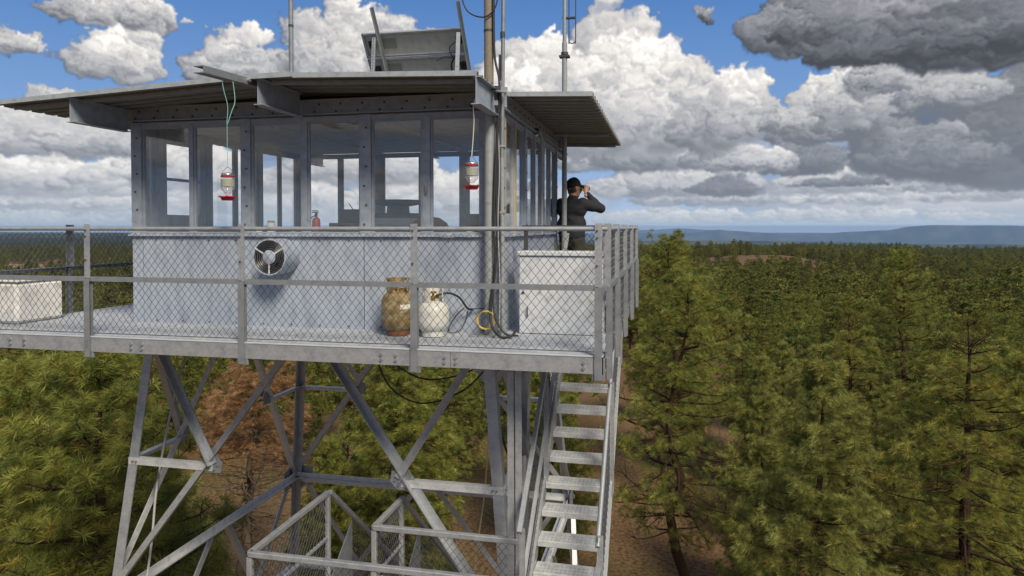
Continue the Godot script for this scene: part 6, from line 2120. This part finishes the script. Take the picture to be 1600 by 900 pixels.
	kept.append(Vector3(-7.66, -3.31, 3.4))
	one.call(3, "bushy pine at the left edge below the deck", -11.66, -4.96, -2.32, 10.0, 2.3, 1.10)
	kept.append(Vector3(-11.66, -4.96, 3.4))
	one.call(0, "low green pine rising between the left tower legs", -9.16, -7.51, -4.88, 12.0, 5.0, 1.00)
	kept.append(Vector3(-9.16, -7.51, 3.0))
	one.call(3, "round green pine behind the middle of the tower", -5.45, -13.49, -3.06, 10.0, 0.9, 1.10)
	kept.append(Vector3(-5.45, -13.49, 3.2))
	one.call(2, "leaning pine behind the tower braces", -4.92, -18.70, -4.32, 13.5, 2.6, 1.00)
	kept.append(Vector3(-4.92, -18.70, 3.2))
	one.call(3, "low bushy pine under the landing", -6.89, -12.09, -5.92, 10.0, 4.4, 0.90)
	kept.append(Vector3(-6.89, -12.09, 3.0))
	one.call(0, "dense green pine filling the lower right corner between two larger pines", 10.74, -14.98, -4.62, 12.0, 3.0, 1.00)
	kept.append(Vector3(10.74, -14.98, 3.2))
	one.call(3, "round yellowish pine beyond the open-crowned pine at right", 15.41, -18.09, -3.39, 10.0, 1.7, 1.00)
	kept.append(Vector3(15.41, -18.09, 3.2))
	one.call(0, "green pine between the crooked pine and the full young pine", 7.04, -18.28, -3.76, 12.0, 2.2, 0.95)
	kept.append(Vector3(7.04, -18.28, 3.0))
	one.call(1, "pine with bare lower limbs far right behind the others", 11.65, -24.45, -2.72, 13.5, 0.9, 1.00)
	kept.append(Vector3(11.65, -24.45, 3.0))
	kept.append(Vector3(-18.53, -22.25, 4.5))
	kept.append(Vector3(-20.92, -25.32, 3.5))
	kept.append(Vector3(2.63, -38.91, 6.0))
	kept.append(Vector3(2.88, -23.29, 4.0))
	kept.append(Vector3(2.32, -30.46, 4.0))
	# --- the forest: jittered rows of pines, denser close by
	var eye := V(3.757, 1.067, 8.972)
	var r := RandomNumberGenerator.new()
	r.seed = 4
	var thin := FastNoiseLite.new()
	thin.seed = 50; thin.frequency = 0.02; thin.fractal_octaves = 3
	var spots := []
	for band in [[14.0, 170.0, 4.7], [170.0, 620.0, 6.4], [620.0, 2300.0, 9.5]]:
		var step: float = band[2]
		var n := int(band[1] / step) + 1
		for i in range(-n, n + 1):
			for j in range(-n, n + 1):
				var x := (i + r.randf_range(-0.45, 0.45)) * step
				var z := (j + r.randf_range(-0.45, 0.45)) * step
				var u := r.randf()
				var hh := r.randf()
				var yaw := r.randf() * TAU
				var d := sqrt(x * x + z * z)
				if d < band[0] or d >= band[1]: continue
				var dx := x - eye.x
				var dz := z - eye.z
				var b := bearing(dx, dz)
				if b < -62.0 or b > 34.0: continue
				var dist := sqrt(dx * dx + dz * dz)
				if dist < 19.0: continue
				if b > -16.0 and dist < 24.0: continue
				if open_ground(x, z) > 0.15 + u * 0.75: continue
				if thin.get_noise_2d(x, z) < -0.30 + 0.25 * (u - 0.5): continue
				var free := true
				for h in kept:
					if Vector2(x - h.x, z - h.y).length() < h.z: free = false
				if not free: continue
				var g := ground_y(x, z) - 0.2
				var height := 6.5 + 5.5 * hh
				if hh > 0.93: height += 3.0
				# the pines round the tower stand a little lower than its deck
				if dist < 60.0: height = minf(height, -0.125 * dist + 1.07 - g - 0.3)
				elif dist < 170.0: height = minf(height, -0.068 * dist + 1.07 - g - 3.4 + 1.5 * hh)
				else: height *= 0.88
				if height < 3.5: continue
				spots.append([dist / height, x, g, z, height, yaw, hh, u])
	spots.sort_custom(func(a, b): return a[0] < b[0])
	var mm := [[], [], []]
	for k in spots.size():
		var p: Array = spots[k]
		if k < 285:
			var which: int
			var pine: Array
			if p[0] < 3.6:
				which = [3, 0, 2, 0, 3][int(p[7] * 4.99)]
				pine = hero[which]
				var nat: float = [12.0, 13.5, 13.5, 10.0, 12.0][which]
				var s: float = p[4] / nat
				stand(pine, "green pine standing in the closed forest below the deck", V(p[1], p[2], p[3]), p[5], V(s * 1.1, s, s * 1.1), "pines close below the tower")
			else:
				which = int(p[7] * 3.999) if p[6] < 0.93 else 3
				var nat2: float = 14.0 if which == 3 else 11.0
				var s2: float = p[4] / nat2
				stand(mids[which], "dark green pine in the forest canopy beyond the tower", V(p[1], p[2], p[3]), p[5], V(s2 * 1.12, s2, s2 * 1.12), "pines of the forest canopy")
		else:
			mm[int(p[7] * 2.999)].append(p)
	for i in 3:
		var both := ArrayMesh.new()
		for q in 2:
			both.add_surface_from_arrays(Mesh.PRIMITIVE_TRIANGLES, fars[i][q].surface_get_arrays(0))
			both.surface_set_material(q, fars[i][q].surface_get_material(0))
		var m := MultiMesh.new()
		m.transform_format = MultiMesh.TRANSFORM_3D
		m.use_colors = true
		m.mesh = both
		m.instance_count = mm[i].size()
		for k in mm[i].size():
			var p: Array = mm[i][k]
			var s: float = p[4] / 10.5
			m.set_instance_transform(k, Transform3D(Basis(Vector3.UP, p[5]).scaled(V(s * 1.12, s, s * 1.12)), V(p[1], p[2], p[3])))
			var v := 0.55 + 0.5 * fposmod(p[7] * 7.3, 1.0)
			m.set_instance_color(k, Color(v * (0.92 + 0.2 * fposmod(p[7] * 3.1, 1.0)), v, v))
		var o := MultiMeshInstance3D.new()
		o.name = numbered("pine_forest")
		o.multimesh = m
		add_child(o)
		tag(o, ["distant pine forest running away to the horizon, full crowned trees", "distant pine forest running away to the horizon, rounder trees", "distant pine forest running away to the horizon, taller open trees"][i], "forest", "", "stuff")

func _ready() -> void:
	setup()
	make_materials()
	make_land()
	make_forest()
	make_tower()
	make_deck()
	make_railings()
	make_cab()
	make_roof()
	make_stair()
	make_props()
	make_masts()
	make_inside()
	make_person()
